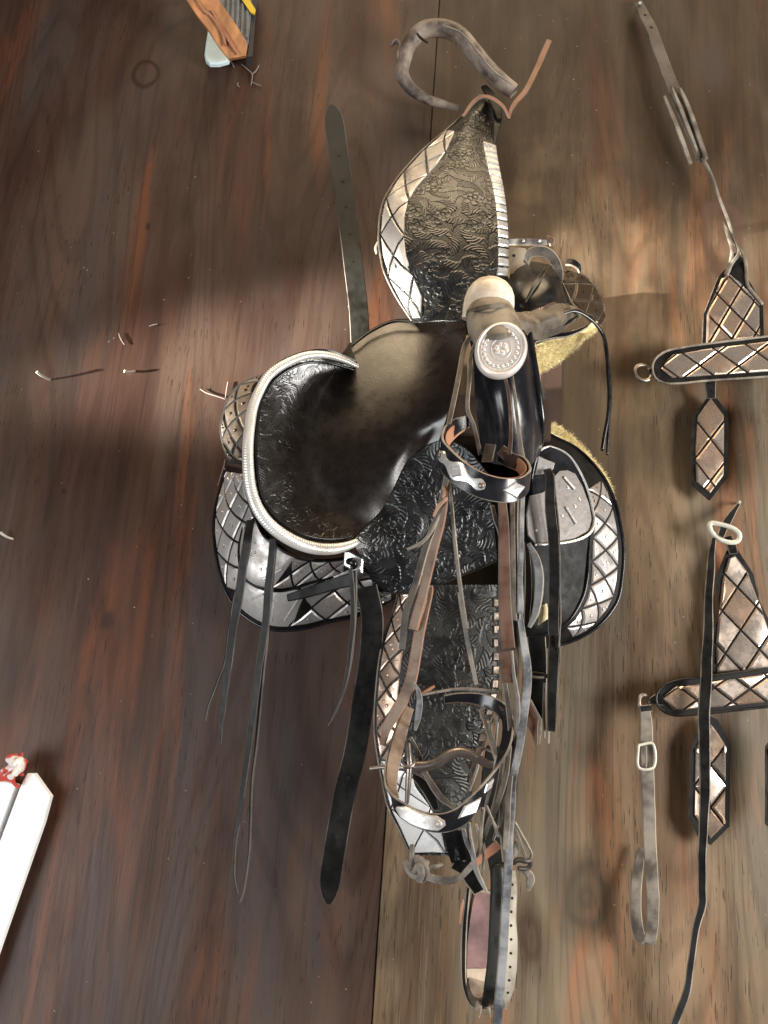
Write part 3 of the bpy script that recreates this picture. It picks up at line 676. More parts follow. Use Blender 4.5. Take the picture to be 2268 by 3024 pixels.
# ---- front skirt and its plates
fs, FS = loft('front_skirt', sad, [
    Z4.xy([(900, 205), (960, 185), (1060, 228), (1180, 290), (1290, 390), (1390, 520), (1460, 680), (1500, 850), (1518, 1000), (1512, 1150), (1485, 1330), (1440, 1420), (1350, 1525), (1220, 1612), (1080, 1662), (900, 1685), (800, 1680)], [.12, .11, .10, .095, .09, .085, .08, .08, .08, .08, .085, .09]),
    Z4.xy([(910, 300), (980, 292), (1060, 335), (1130, 400), (1200, 480), (1250, 590), (1290, 720), (1296, 850), (1288, 1000), (1284, 1150), (1265, 1300), (1225, 1400), (1160, 1500), (1080, 1560), (1000, 1600), (900, 1620), (830, 1625)], [.15, .15, .145, .14, .135, .13, .125, .125, .125, .125, .12, .12]),
    Z4.xy([(900, 420), (930, 480), (960, 540), (990, 600), (1020, 700), (1040, 800), (1050, 900), (1050, 1000), (1040, 1100), (1020, 1200), (1000, 1300), (980, 1380), (950, 1450), (920, 1500), (890, 1540), (850, 1560), (820, 1560)], [.18, .18, .17, .17, .165, .16, .16, .16, .15, .15, .14]),
    Z4.xy([(840, 420), (840, 480), (840, 560), (840, 640), (840, 720), (840, 800), (840, 900), (840, 1000), (835, 1100), (830, 1200), (825, 1300), (820, 1380), (815, 1450), (810, 1500), (805, 1530), (800, 1545), (790, 1550)], [.20, .20, .19, .19, .18, .18, .17, .17, .16, .16, .15])], 'backing', 80, 24, .008)
lay(fs, FS, diamonds(6, 1, 0.0), 'silver', .27, .84, .05, .325, gap=.0020, bev=.0036, h=.0035)
tube('skirt_edge', fs, Z4.xy([(900, 205), (960, 183), (1062, 226), (1183, 288), (1294, 387), (1394, 517), (1464, 678), (1504, 850), (1522, 1000), (1516, 1150), (1489, 1332), (1443, 1424), (1352, 1530), (1221, 1617), (1080, 1667), (900, 1690), (800, 1685)], [.121, .111, .101, .096, .091, .086, .081, .081, .081, .081, .086, .091]), 5, 'navy', n=90)
tube('inner_cord', fs, Z4.xy([(1285, 900), (1278, 1000), (1272, 1150), (1250, 1290), (1210, 1390), (1145, 1490), (1070, 1548), (990, 1590), (900, 1612), (830, 1618)], [.13, .13, .13, .128, .126]), 5, 'navy', n=50)
# hammered silver shield on the front jockey
shield_o = [(868, 625), (960, 600), (1000, 565), (1035, 490), (1075, 452), (1130, 445), (1185, 470), (1235, 560), (1280, 680), (1302, 790), (1280, 870), (1180, 925), (1040, 950), (905, 958), (855, 900), (842, 760)]
dpl = lambda x, y: .205 - (x-850)*0.00010
fj = board('front_jockey', sad, [Z4((x, y, dpl(x, y)))[0] for x, y in [(890, 640), (870, 380), (930, 300), (1010, 282), (1120, 330), (1200, 430), (1265, 570), (1305, 720), (1318, 800), (1290, 885), (1190, 940), (1040, 965), (900, 972), (845, 905), (832, 760)]], .006, 'navy')
sh = board('silver_shield', fj, [Z4((x, y, dpl(x, y)+.004))[0] for x, y in shield_o], .0035, 'shield', bevel=.0012)
tube('jockey_edge', fj, Z4.xy([(900, 335), (950, 300), (1010, 284), (1120, 332), (1200, 432), (1265, 572), (1303, 720), (1316, 800), (1288, 884), (1190, 938), (1040, 963), (900, 970)], [.205, .19, .18, .17, .165, .165, .17, .185, .202]), 4, 'silver_bright', n=60)
for (a, b) in (((1105, 495), (1178, 578)), ((1120, 705), (1190, 820))):
    mx, my = (a[0]+b[0])/2, (a[1]+b[1])/2
    ribbon('raised_bar', sh, Z4((a[0], a[1], dpl(*a)+.0065), (b[0], b[1], dpl(*b)+.0065)), 9, 'silver_bright', .004, 'silver_bright', n=4)
for (x, y) in ((1130, 570), (1090, 765), (915, 868), (988, 855), (1210, 650), (1180, 700)):
    dome('stud', sh, to3(Z4((x, y, dpl(x, y)+.0045))[0]), (0, -1, 0), .0035, 'silver_bright')
# string plate and hanging string on the front
cp = board('string_plate', sad, Z4((925, 345, .222), (965, 365, .222), (1040, 395, .217), (1030, 440, .217), (960, 470, .22), (900, 475, .222)), .004, 'silver_bright', bevel=.0015)
fstr, _ = ribbon('saddle_string', sad, Z4((985, 440, .228), (1005, 500, .232), (1010, 700, .226), (1028, 950, .218), (1036, 1300, .205), (1032, 1600, .19))+Z5((1412, 140, .185), (1405, 450, .175), (1396, 800, .165), (1392, 1010, .16)), [24, 31, 32, 32, 33, 34, 34, 30, 24], 'strap', .004, 'rein_dark', jitter=.0008)
ribbon('saddle_string', sad, Z4((1020, 470, .225), (1045, 700, .219), (1066, 950, .210), (1074, 1300, .197), (1062, 1700, .18))+Z5((1440, 450, .17), (1425, 800, .16), (1412, 1020, .155)), [10, 10, 9, 9, 8, 7], 'strap', .004, 'rein_dark', twist=[40, 60, 40], jitter=.0008)
# slot strap with a blue-grey edge, fleece glimpsed behind it
ribbon('stirrup_leather', sad, Z4((855, 960, .205), (905, 1060, .208), (930, 1180, .205), (925, 1330, .198), (900, 1460, .19), (860, 1545, .18)), [12, 24, 27, 26, 22, 12], 'rein_blue', .006, twist=[10, 25, 20])
ribbon('stirrup_leather', sad, Z4((838, 950, .19), (850, 1100, .19), (852, 1300, .186), (840, 1530, .175)), [14, 20, 22, 18], 'strap', .005)
slot = board('fleece_patch', sad, Z4((935, 1400, .172), (985, 1380, .165), (1000, 1480, .16), (930, 1530, .165)), .004, 'fleece')
# fleece fringe along the front skirt's upper edge
_, FF = loft('fleece_lining', sad, [Z4.xy([(930, 130), (1030, 130), (1130, 190), (1230, 280), (1330, 400), (1400, 520), (1450, 650)], [.085, .08, .075, .07, .065]), Z4.xy([(930, 230), (1010, 250), (1110, 300), (1200, 380), (1290, 480), (1350, 600), (1400, 700)], [.10, .095, .09, .085, .08])], 'fleece', 36, 6, .012, wav=.0025)
fuzz('fleece_fibres', sad, FF, 4500, .008, 'fleece', srange=(0, .5))

# ---- fork (swell), gullet and horn
sw, SW = loft('fork_swell', sad, [
    Z2((700, 700, .318), (722, 790, .325), (735, 900, .325), (742, 1050, .315), (758, 1200, .295), (790, 1400, .255)),
    Z2((790, 690, .345), (800, 790, .355), (805, 900, .356), (812, 1050, .347), (828, 1200, .325), (850, 1420, .285)),
    Z2((900, 690, .352), (905, 790, .368), (910, 900, .372), (918, 1050, .364), (930, 1200, .342), (950, 1430, .296)),
    Z2((990, 690, .338), (1005, 790, .345), (1020, 900, .348), (1030, 1050, .34), (1045, 1200, .32), (1055, 1420, .272)),
    Z2((1030, 690, .300), (1052, 790, .298), (1068, 900, .298), (1090, 1050, .29), (1110, 1200, .27), (1118, 1310, .225))], 'navy', 40, 30, .01)
tube('swell_edge', sw, Z2((1035, 700, .305), (1050, 800, .304), (1068, 910, .304), (1090, 1060, .296), (1108, 1200, .276), (1105, 1290, .24), (1065, 1420, .225), (1050, 1500, .22)), [10, 12, 12, 12, 11, 8, 6, 5], 'navy', n=50, seg=10)
ud, UDS = loft('fork_swell', sad, [Z2((930, 600, .33), (1060, 592, .30), (1160, 552, .27), (1290, 560, .235)), Z2((960, 650, .342), (1080, 655, .312), (1200, 612, .28), (1322, 595, .228)), Z2((1000, 740, .325), (1080, 745, .285), (1180, 715, .252), (1310, 640, .215))], 'dusty', 30, 14, .008, wav=.0025)
ribbon('swell_binding', ud, ZP((300, 1010, .29), (500, 1030, .278), (640, 1000, .262), (760, 950, .245), (850, 890, .225)), [18, 22, 20, 16, 8], 'strap', .006, 'rein_dark')
ribbon('swell_binding', ud, ZP((440, 1130, .255), (600, 1085, .245), (740, 1070, .235), (880, 1020, .22), (960, 960, .205)), [10, 18, 17, 12, 5], 'navy', .006)
_, FL = loft('fleece_lining', sad, [ZP((420, 1170, .235), (560, 1120, .225), (740, 1100, .21), (900, 1040, .19), (1020, 995, .17)), ZP((415, 1320, .215), (560, 1260, .20), (720, 1180, .19), (880, 1090, .175), (1020, 1000, .16)), ZP((430, 1450, .185), (560, 1400, .175), (700, 1290, .165), (870, 1110, .16), (1022, 1006, .155))], 'fleece', 40, 14, .012, wav=.003)
fuzz('fleece_fibres', sad, FL, 9000, .0075, 'fleece')
loft('gullet', sad, [Z2((1000, 700, .27), (1060, 900, .26), (1095, 1100, .24), (1110, 1260, .21)), Z2((940, 720, .12), (980, 900, .12), (1010, 1100, .12), (1030, 1260, .12))], 'black', 20, 6, .006)
# roll of dark leather above the fork with its brown keeper
ro, _ = loft('stirrup_leather', sad, [ZP((190, 560, .17), (300, 430, .18), (480, 380, .185), (640, 470, .18), (690, 560, .165)), ZP((190, 680, .22), (320, 560, .25), (500, 500, .255), (650, 560, .235), (715, 650, .20)), ZP((200, 800, .24), (320, 720, .28), (500, 660, .285), (650, 660, .255), (740, 740, .21)), ZP((260, 870, .25), (360, 840, .285), (520, 790, .285), (650, 760, .25), (750, 790, .20))], 'strap', 30, 20, .008, wav=.002)
ribbon('leather_fold', ro, ZP((560, 430, .215), (500, 520, .262), (430, 620, .285), (350, 770, .29)), [6, 14, 16, 4], 'strap', .006, 'rein_dark')
ribbon('keeper_strap', sad, ZP((360, 400, .225), (395, 315, .25), (480, 290, .262), (560, 310, .262), (625, 380, .255), (665, 470, .24), (690, 560, .22)), [22, 27, 31, 31, 29, 23, 10], 'rein_dark', .006, wvec=[(-.6, -.5, .6), (-.1, -.6, 1), (.5, -.6, .8), (.9, -.5, .4), (1, -.4, .2)])
bl = board('billet_end', sad, ZP((200, 250, .175), (350, 262, .19), (372, 300, .19), (365, 430, .19), (290, 470, .185), (205, 512, .18)), .004, 'pale')
dome('billet_hole', bl, to3(ZP((245, 330, .1855))[0]), (0, -1, 0), .004, 'hole', .12)
bk, _ = ribbon('buckle_strap', sad, ZP((190, 208, .10), (320, 205, .11), (450, 208, .11), (550, 212, .105)), [20, 23, 23, 18], 'rein_blue', .005)
for x in (335, 490): dome('stud', bk, to3(ZP((x, 195, .114))[0]), (0, -1, 0), .0035, 'silver_bright')
ribbon('buckle_strap', sad, ZP((545, 160, .09), (590, 190, .09), (600, 240, .085)), [16, 22, 12], 'brown', .006)
ribbon('keeper_strap', sad, ZP((740, 390, .13), (800, 400, .135), (850, 440, .13), (862, 490, .125)), [26, 24, 20, 8], 'black', .006)
fu, FU = loft('front_skirt', sad, [ZP.xy([(700, 470), (860, 487), (965, 560), (1045, 680), (1092, 800), (1095, 930), (1050, 995)], [.10, .095, .09, .085, .085, .09]), ZP.xy([(680, 550), (715, 620), (750, 700), (790, 785), (860, 835), (940, 890), (1010, 975)], [.165, .165, .16, .16, .15, .14])], 'dusty', 40, 10, .008)
lay(fu, FU, diamonds(3, 1, 0.25), 'brown_silver', .03, .97, .04, .96, gap=.0016, bev=.0028)
fuzz('fleece_fibres', fu, FU, 300, .003, 'raw', srange=(0, .02))
# thin black thong hanging from the fork
tube('saddle_string', sad, ZP((580, 915, .272), (680, 880, .27), (800, 845, .262), (900, 880, .25), (1000, 960, .235), (1080, 1080, .22), (1112, 1250, .21), (1125, 1450, .20), (1135, 1650, .195), (1120, 1850, .19), (1090, 2010, .185), (1068, 2150, .18)), [4, 6, 6, 6, 6, 6, 5.5, 5.5, 5.5, 5.5, 5], 'black', n=70, seg=8, flat=.6)
tube('saddle_string', sad, ZP((1000, 960, .23), (1085, 1100, .214), (1120, 1300, .203), (1140, 1500, .196), (1145, 1700, .19), (1130, 1900, .185), (1115, 2190, .175)), [4, 5, 5, 5, 4.5, 4], 'black', n=60, seg=8, flat=.6)
# horn
Hc = to3(ZH((800, 640, .345))[0]); mh = ppm(Hc); R = 74/mh
lathe('horn_ball', sad, Hc, (.10, -.35, .95), [(R*.98, -R*.75), (R*1.01, -R*.3), (R, R*.1), (R*.93, R*.42), (R*.78, R*.70), (R*.55, R*.91), (R*.28, R*1.02), (1e-5, R*1.06)], 'ivory', seg=36)
tube('horn_neck', sad, ZH((820, 800, .358), (840, 900, .372), (870, 1010, .388), (930, 1170, .405), (980, 1380, .42)), [70, 76, 78, 74, 66], 'neck', n=24, seg=28, flat=.8)
ribbon('neck_wrap', sad, ZH((440, 800, .372), (640, 725, .416), (820, 690, .43), (1020, 680, .42), (1140, 760, .395), (1220, 870, .375)), [20, 18, 16, 16, 14], 'dusty', .004, 'rein_dark', wvec=(.1, -.2, 1))
Cc = to3(ZH((985, 1450, .425))[0]); mc = ppm(Cc); R = 78/mc; ax = unit((-.10, -1, -.02))
hc = lathe('horn_cap', sad, Cc, ax, [(R*.75, -.004), (R*.98, .000), (R*1.04, .006), (R*1.045, .011), (R*1.0, .0165), (R*.93, .0185), (R*.90, .0172), (R*.88, .0165), (R*.5, .0172), (1e-5, .0178)], 'cap', seg=48, sx=.93, sy=1.12, roll=-.25)
e1 = unit(np.cross((0, 0, 1.0), ax)); e2 = np.cross(ax, e1); cr, sr = math.cos(-.25), math.sin(-.25); e1, e2 = cr*e1+sr*e2, cr*e2-sr*e1
torus('engraved_ring', hc, Cc+ax*.0166, ax, R*.80, .0009, 'cap', .93, 1.12, 40, 6, -.25)
torus('engraved_ring', hc, Cc+ax*.0172, ax, R*.40, .0009, 'cap', .93, 1.12, 30, 6, -.25)
for k in range(22):
    a = 2*math.pi*k/22; dome('bead', hc, Cc+ax*.0166+(e1*math.cos(a)*.93+e2*math.sin(a)*1.12)*R*.66, ax, .0032, 'silver_bright', .7, 6)
for k in range(6):
    a = 2*math.pi*k/6; dome('petal', hc, Cc+ax*.0172+(e1*math.cos(a)+e2*math.sin(a))*R*.18, ax, .0055, 'cap', .5, 7)

# ---- upper fender
dz = [.062, .098, .155, .206, .223, .227, .227, .225, .221, .217]
def fcurve(z1, z2, off): return Z1.xy(z1, [d+off for d in dz[:6]]) + Z2.xy(z2, [d+off for d in dz[6:]])
fe, FE = loft('fender', sad, [
    fcurve([(875, 580), (730, 740), (480, 960), (285, 1220), (250, 1450), (275, 1640)], [(252, 372), (282, 440), (330, 530), (410, 650)], -.022),
    fcurve([(884, 600), (750, 745), (645, 960), (440, 1220), (410, 1450), (440, 1640)], [(400, 372), (440, 440), (465, 520), (455, 650)], .008),
    fcurve([(910, 620), (800, 745), (770, 960), (690, 1220), (680, 1450), (700, 1640)], [(632, 372), (640, 440), (650, 520), (650, 650)], .022),
    fcurve([(940, 650), (870, 760), (890, 960), (942, 1220), (960, 1450), (960, 1640)], [(848, 372), (850, 440), (850, 520), (850, 650)], .010),
    fcurve([(975, 680), (960, 800), (975, 960), (1022, 1220), (1040, 1450), (1040, 1640)], [(922, 372), (925, 440), (925, 520), (920, 650)], -.006)], 'tooled_dusty', 80, 44, .006)
lay(fe, FE, diamonds(6, 1, 0.0), 'silver_worn', .22, .99, .01, .245, studs=0, gap=.0022, bev=.0024)
n = 18
lay(fe, FE, [[(k/n, 0), (k/n, 1), ((k+.82)/n, 1), ((k+.82)/n, 0)] for k in range(n)], 'silver_bright', .26, .86, .77, .99, studs=0, gap=.0004, bev=.003, h=.004)
tube('fender_edge', fe, fcurve([(868, 580), (722, 740), (472, 960), (279, 1220), (244, 1450), (269, 1640)], [(246, 372), (276, 440), (325, 530), (405, 650)], -.022), 3, 'rein', n=60)
ribbon('fender_fold', fe, Z1((950, 600, .09), (975, 700, .10), (965, 800, .115), (950, 900, .13)), [20, 26, 18, 6], 'backing', .005, 'backing')
ribbon('stirrup_hanger', sad, Z1((890, 530, .085), (935, 590, .098), (965, 650, .108), (985, 730, .112)), [18, 30, 30, 16], 'backing', .006, 'backing')
# tie thong and upper stirrup
tn, _ = ribbon('tie_thong', sad, Z1((760, 715, .125), (830, 620, .128), (885, 592, .135), (950, 610, .14), (1010, 660, .135), (1042, 725, .12)), [9, 12, 14, 15, 14, 10], 'thong', .004, 'rein_dark')
ribbon('tie_thong', sad, Z1((1040, 728, .118), (1060, 660, .115), (1140, 560, .11), (1220, 410, .10), (1292, 250, .09)), [10, 17, 18, 19, 17], 'thong', .004, 'rein_dark', jitter=.001)
st1 = tube('stirrup', sad, Z1((1075, 560, .085), (1000, 505, .09), (910, 420, .10), (820, 310, .11), (730, 210, .115), (620, 172, .11), (510, 190, .10), (440, 265, .09), (400, 370, .08), (388, 450, .07), (440, 540, .06), (550, 610, .05), (735, 665, .035)), [20, 23, 24, 24, 24, 23, 23, 22, 21, 18, 14, 12, 8], 'rawhide', n=90, seg=14, flat=1.15)
tube('lacing', st1, Z1((480, 205, .14), (500, 230, .142), (545, 262, .135)), [3, 4, 3], 'hole', n=10)
tube('lacing', st1, Z1((1060, 515, .118), (940, 425, .125), (840, 300, .14), (740, 195, .142), (640, 158, .137)), [2.5, 3, 3, 3, 2.5], 'edge', n=60)
tube('lacing', st1, Z1((385, 410, .085), (362, 340, .09), (375, 280, .09), (350, 250, .085), (322, 280, .08)), [5, 6, 6, 7, 5], 'rawhide', n=24)
tube('lacing', sad, Z1((248, 1480, .172), (232, 1520, .168), (236, 1555, .165)), [6, 7, 5], 'edge', n=8)

# ---- straps with punched holes
def holes(parent, surf, ts, r=.0035):
    for t in ts:
        p, nr = surf(t, .5); dome('punched_hole', parent, p+nr*.0002, nr, r, 'hole', .1)
def tipped(w, n=46, start=True):
    L = [w*.30, w*.66, w*.86, w*.96]; return L+[w]*(n-4) if start else [w]*(n-4)+L[::-1]
us, US = ribbon('flank_billet', sad, ZB((205, 160, .055), (222, 250, .056), (245, 420, .058), (275, 620, .062), (310, 900, .070), (345, 1150, .078), (380, 1450, .088), (410, 1700, .098), (425, 1950, .11), (430, 2100, .12)), tipped(57), 'grime', .005, 'rein_dark', n=90)
holes(us, US, (.215, .32, .425, .535, .64))
ls, LS = ribbon('flank_billet', sad, ZC((960, 430, .20), (985, 540, .20), (995, 620, .185), (982, 820, .16), (945, 1050, .14), (900, 1330, .12), (850, 1530, .095), (800, 1800, .085), (765, 2030, .075), (757, 2155, .07)), tipped(66, start=False), 'strap', .006, 'rein_dark', n=90)
holes(ls, LS, (.27, .39, .50, .615, .73, .80), .0042)
ribbon('billet_keeper', sad, ZK((690, 1150, .148), (800, 1120, .158), (950, 1075, .166), (1100, 1030, .176), (1260, 985, .19)), [22, 30, 33, 36, 40], 'strap', .006, 'black')
ribbon('billet_keeper', sad, ZK((1240, 1170, .182), (1340, 1175, .192), (1450, 1160, .188)), [46, 48, 44], 'black', .006)
tube('keeper_edge', sad, ZK((1240, 1130, .19), (1340, 1125, .198), (1430, 1115, .194)), 2.5, 'strap', n=10)
cp2 = board('string_plate', sad, ZK((1150, 770, .232), (1195, 772, .235), (1303, 830, .235), (1298, 945, .228), (1225, 930, .226), (1145, 885, .222)), .005, 'silver_bright', bevel=.0022)
tube('string_knot', sad, ZK((1185, 850, .236), (1220, 858, .246), (1235, 885, .243), (1210, 905, .24)), [10, 12, 11, 8], 'black', n=14)
for pts, w, tw in (
    (((878, 330, .243), (888, 450, .236), (890, 600, .225), (878, 760, .21), (850, 940, .195), (800, 1080, .182), (752, 1180, .175)), [14, 15, 15, 14, 13, 9, 6], [20, 10, 30]),
    (((905, 340, .24), (905, 450, .232), (900, 600, .222), (885, 780, .207), (860, 930, .195), (830, 1040, .186), (765, 1165, .178)), [10, 10, 9, 9, 8, 6], [60, 50, 60])):
    ribbon('saddle_string', sad, ZC(*pts), w, 'string', .004, 'rein_dark', twist=tw, n=50, jitter=.0006)
for pts, w, tw in (
    (((330, 70, .26), (315, 160, .27), (295, 300, .255), (268, 480, .235), (235, 680, .21), (205, 900, .19), (180, 1130, .17), (167, 1285, .16)), [20, 22, 21, 20, 19, 19, 14, 6], [15, 5, 20]),
    (((290, 200, .25), (262, 400, .235), (225, 600, .213), (188, 850, .19), (145, 970, .178), (112, 1060, .17), (85, 1160, .165)), [8, 9, 9, 9, 9, 8, 6], [70, 60, 50]),
    (((456, 170, .27), (448, 260, .262), (430, 420, .245), (408, 650, .225), (375, 900, .20), (345, 1150, .18), (308, 1400, .16), (268, 1680, .14), (245, 1860, .13), (240, 2000, .122), (263, 2100, .115)), [17, 18, 19, 18, 17, 18, 18, 16, 12, 7, 4], [10, 10, 25, 10]),
    (((470, 190, .262), (450, 400, .243), (425, 650, .222), (400, 930, .198), (365, 1250, .17), (340, 1500, .152), (333, 1700, .14), (322, 1900, .128), (292, 2090, .115), (268, 2150, .11)), [8, 10, 11, 11, 11, 10, 9, 9, 7, 5], [60, 45, 60])):
    ribbon('saddle_string', sad, ZC(*pts), [q*1.25 for q in w], 'string', .004, 'rein_dark', twist=tw, n=60, jitter=.0006)

# ---- lower fender
dl = [.195, .192, .188, .183, .177, .172, .165, .155, .145, .135]
def lcurve(z5, z6, off): return Z5.xy(z5, [d+off for d in dl[:6]]) + Z6.xy(z6, [d+off for d in dl[6:]])
lf, LF = loft('fender', sad, [
    lcurve([(400, 60), (385, 160), (290, 450), (250, 750), (240, 1000), (262, 1190)], [(305, 220), (350, 430), (430, 600), (510, 775)], -.02),
    lcurve([(500, 60), (480, 160), (435, 450), (400, 750), (395, 1000), (420, 1180)], [(480, 250), (600, 430), (690, 590), (735, 775)], .006),
    lcurve([(780, 60), (770, 160), (740, 450), (730, 750), (720, 1000), (700, 1180)], [(690, 260), (770, 430), (810, 600), (830, 810)], .018),
    lcurve([(1000, 60), (1000, 160), (1000, 450), (985, 750), (920, 1000), (880, 1140)], [(905, 180), (890, 350), (890, 560), (900, 815)], .008),
    lcurve([(1050, 60), (1050, 160), (1050, 450), (1045, 750), (985, 1000), (945, 1140)], [(955, 180), (930, 350), (930, 560), (940, 800)], -.004)], 'tooled_dull', 80, 44, .006)
lay(lf, LF, diamonds(6, 1, 0.0), 'copper', .03, .64, .01, .245, gap=.0018, bev=.0024)
lay(lf, LF, diamonds(2, 1, 0.0), 'silver_glare', .64, .99, .01, .30, gap=.0012, bev=.0024, studs=0)
n = 14
lay(lf, LF, [[(k/n, 0), (k/n, 1), ((k+.72)/n, 1), ((k+.72)/n, 0)] for k in range(n)], 'brown_silver', .05, .74, .76, .98, studs=0, gap=.0004, bev=.0024, h=.003)
tube('fender_edge', lf, lcurve([(392, 60), (377, 160), (283, 450), (243, 750), (233, 1000), (255, 1190)], [(298, 220), (343, 430), (424, 600), (504, 775)], -.02), 3, 'rein', n=60)
tab = board('fender_tab', sad, Z6((735, 620, .165), (880, 600, .165), (905, 690, .16), (945, 790, .155), (790, 830, .15), (760, 740, .155)), .006, 'black')
ribbon('fender_tab', sad, Z6((820, 800, .145), (890, 850, .14), (940, 940, .14), (985, 1030, .15)), [60, 56, 50, 36], 'black', .006)
ribbon('tab_edge', tab, Z6((880, 590, .172), (900, 690, .168), (945, 800, .165), (990, 930, .165), (1040, 1030, .16)), [7, 9, 10, 11, 8], 'rein_blue', .005)
# lower stirrup
ribbon('hobble_strap', sad, ZA((985, 560, .165), (975, 760, .162), (970, 980, .16), (985, 1200, .16), (1005, 1420, .16), (1030, 1640, .165)), [38, 58, 66, 64, 54, 44], 'backing', .006, 'backing', n=30)
stl, STL = ribbon('stirrup', sad, Z6((1010, 1010, .10), (985, 1200, .10), (975, 1400, .10), (968, 1560, .105), (965, 1700, .125), (1000, 1800, .16), (1075, 1790, .195), (1105, 1650, .21), (1118, 1400, .215), (1122, 1150, .215), (1120, 860, .21)), [58, 66, 68, 66, 60, 52, 50, 46, 46, 48, 50], 'rawhide', .016, 'rein_dark', n=80, wvec=[(1, .1, 0), (1, .1, 0), (1, 0, 0), (1, -.2, 0), (1, -.3, 0)])
board('tread_lining', stl, Z6((962, 1028, .112), (1062, 1050, .116), (1062, 1300, .114), (1060, 1450, .114), (1045, 1560, .118), (898, 1560, .118), (900, 1400, .113), (920, 1230, .112), (942, 1100, .112)), .004, 'pink')
board('tread_lining', stl, Z6((896, 1565, .119), (1045, 1565, .119), (1030, 1660, .124), (960, 1650, .124), (900, 1630, .122)), .004, 'beige')
ribbon('stirrup_rim', stl, Z6((905, 1000, .112), (880, 1250, .113), (872, 1500, .116), (880, 1680, .125), (915, 1790, .14), (965, 1840, .15)), [14, 17, 18, 18, 16, 8], 'strap', .008)
tube('stirrup_cover', stl, Z6((1112, 840, .228), (1118, 1000, .232), (1110, 1200, .236), (1092, 1500, .236), (1060, 1700, .228), (1022, 1820, .208)), [20, 24, 23.5, 22.5, 20, 11], 'grime', n=40, seg=14, flat=.55)
lp, LPS = ribbon('laced_cover', stl, Z6((1205, 880, .225), (1215, 1000, .23), (1205, 1200, .236), (1205, 1400, .238), (1195, 1600, .235), (1180, 1750, .225), (1165, 1840, .215)), [28, 30, 32, 40, 42, 34, 10], 'pale', .006, n=50)
for k in range(9):
    p, nr = LPS(.10+.095*k, .5); dome('lace_hole', lp, p, nr, .0026, 'hole', .12, 6)
for k in range(5):
    x, y = 950+random.uniform(0, 90), 1830+random.uniform(0, 20)
    tube('lacing', stl, Z6((x, y-40, .19), (x+random.uniform(-20, 20), y, .195), (x+random.uniform(-30, 30), y+random.uniform(20, 70), .185)), [5, 5, 3], 'edge', n=8)
ribbon('lacing', stl, Z6((872, 1080, .115), (855, 1180, .115), (850, 1250, .114)), [6, 10, 7], 'orange', .003)
# latigo hanging under the front skirt
ribbon('latigo', sad, Z5((1290, 400, .15), (1300, 560, .148), (1300, 720, .143), (1295, 930, .138)), [56, 54, 52, 46], 'strap', .006)
Pc = to3(Z5((1295, 650, .158))[0]); torus('latigo_loop', sad, Pc, (0, -.5, .9), 30/ppm(Pc), .003, 'rein_dark', 1, .5)
ribbon('latigo', sad, Z5((1255, 850, .16), (1265, 960, .158), (1285, 1060, .152), (1292, 1112, .15)), [22, 40, 22, 6], 'brown', .004)
for pts in (((1250, 810, .17), (1295, 900, .17), (1318, 950, .168), (1308, 1100, .16)), ((1345, 700, .155), (1340, 900, .155), (1345, 1060, .15)), ((1375, 850, .155), (1372, 1000, .153), (1370, 1095, .15))):
    ribbon('latigo_thong', sad, Z5(*pts), [8, 9, 7], 'rein', .003)

# ================================================================== BRIDLE hung from the horn
br = thing('bridle', 'worn brown and grey leather bridle with silver mounted bands hanging from the saddle horn', 'bridle', base3(ZH((985, 1300, .40))[0]))
def strap(zone, pts, w, mat='rein', name='strap', th=.004, edge='edge', **kw): return ribbon(name, br, zone(*pts), w, mat, th, edge, **kw)
# four headstall straps from the horn down to the upper band
strap(Z2, ((745, 700, .40), (690, 770, .392), (662, 900, .405), (630, 1060, .42), (600, 1200, .432)), [14, 15, 15, 15, 14], 'rein_dark', 'cheek_strap')
strap(Z2, ((760, 740, .40), (718, 830, .40), (712, 960, .402), (702, 1120, .40), (735, 1210, .395), (772, 1370, .385)), [12, 12, 12, 12, 13], 'rein_dark', 'cheek_strap')
strap(Z2, ((900, 930, .415), (922, 1020, .418), (935, 1140, .418), (938, 1260, .415), (930, 1370, .41)), [10, 10, 11, 12, 13], 'brown', 'cheek_strap', edge='rein')
strap(Z2, ((940, 920, .405), (955, 1020, .41), (970, 1150, .412), (985, 1270, .412), (1005, 1390, .41)), [9, 10, 10, 10, 11], 'rein', 'cheek_strap')
# upper band: a U open to the wall, inner face raw orange
wv = [(-.25, -.25, 1)]
ub, UB = ribbon('browband', br, Z2((705, 1185, .39), (630, 1220, .405), (575, 1285, .43), (565, 1365, .452), (640, 1455, .472), (760, 1530, .482), (880, 1562, .482), (980, 1555, .468), (1035, 1500, .445), (1000, 1425, .42), (925, 1395, .40), (880, 1375, .39)), [34, 50, 66, 72, 74, 74, 74, 72, 60, 50, 46, 40], 'navy', .0045, 'rein', n=80, wvec=(.02, -.28, 1))
ribbon('band_lining', ub, Z2((705, 1198, .386), (640, 1235, .40), (592, 1290, .424), (585, 1360, .444), (650, 1440, .464), (760, 1512, .474), (880, 1545, .474), (970, 1540, .461), (1015, 1492, .44), (985, 1430, .417), (920, 1402, .398)), [26, 40, 50, 56, 58, 58, 58, 56, 48, 40, 36], 'orange', .002, 'orange', n=80, wvec=(.02, -.28, 1))
UBf = Surf(UB.P, UB.N)
def on_band(parent, surf, outline, mat, name, h=.003, flipn=False, bev=.0022):
    pn = [surf(a, b) for a, b in outline]; c = np.mean([p for p, _ in pn], 0); nm = unit(np.mean([n for _, n in pn], 0)); sg = 1 if nm @ (CAM-c) > 0 else -1
    return plate(name, parent, [p+sg*n*.0006 for p, n in pn], [sg*n for _, n in pn], mat, gap=0, bev=bev, h=h, studs=0)
def find_side(surf):  # whichever face of the strap looks at the camera, as offset
    return surf
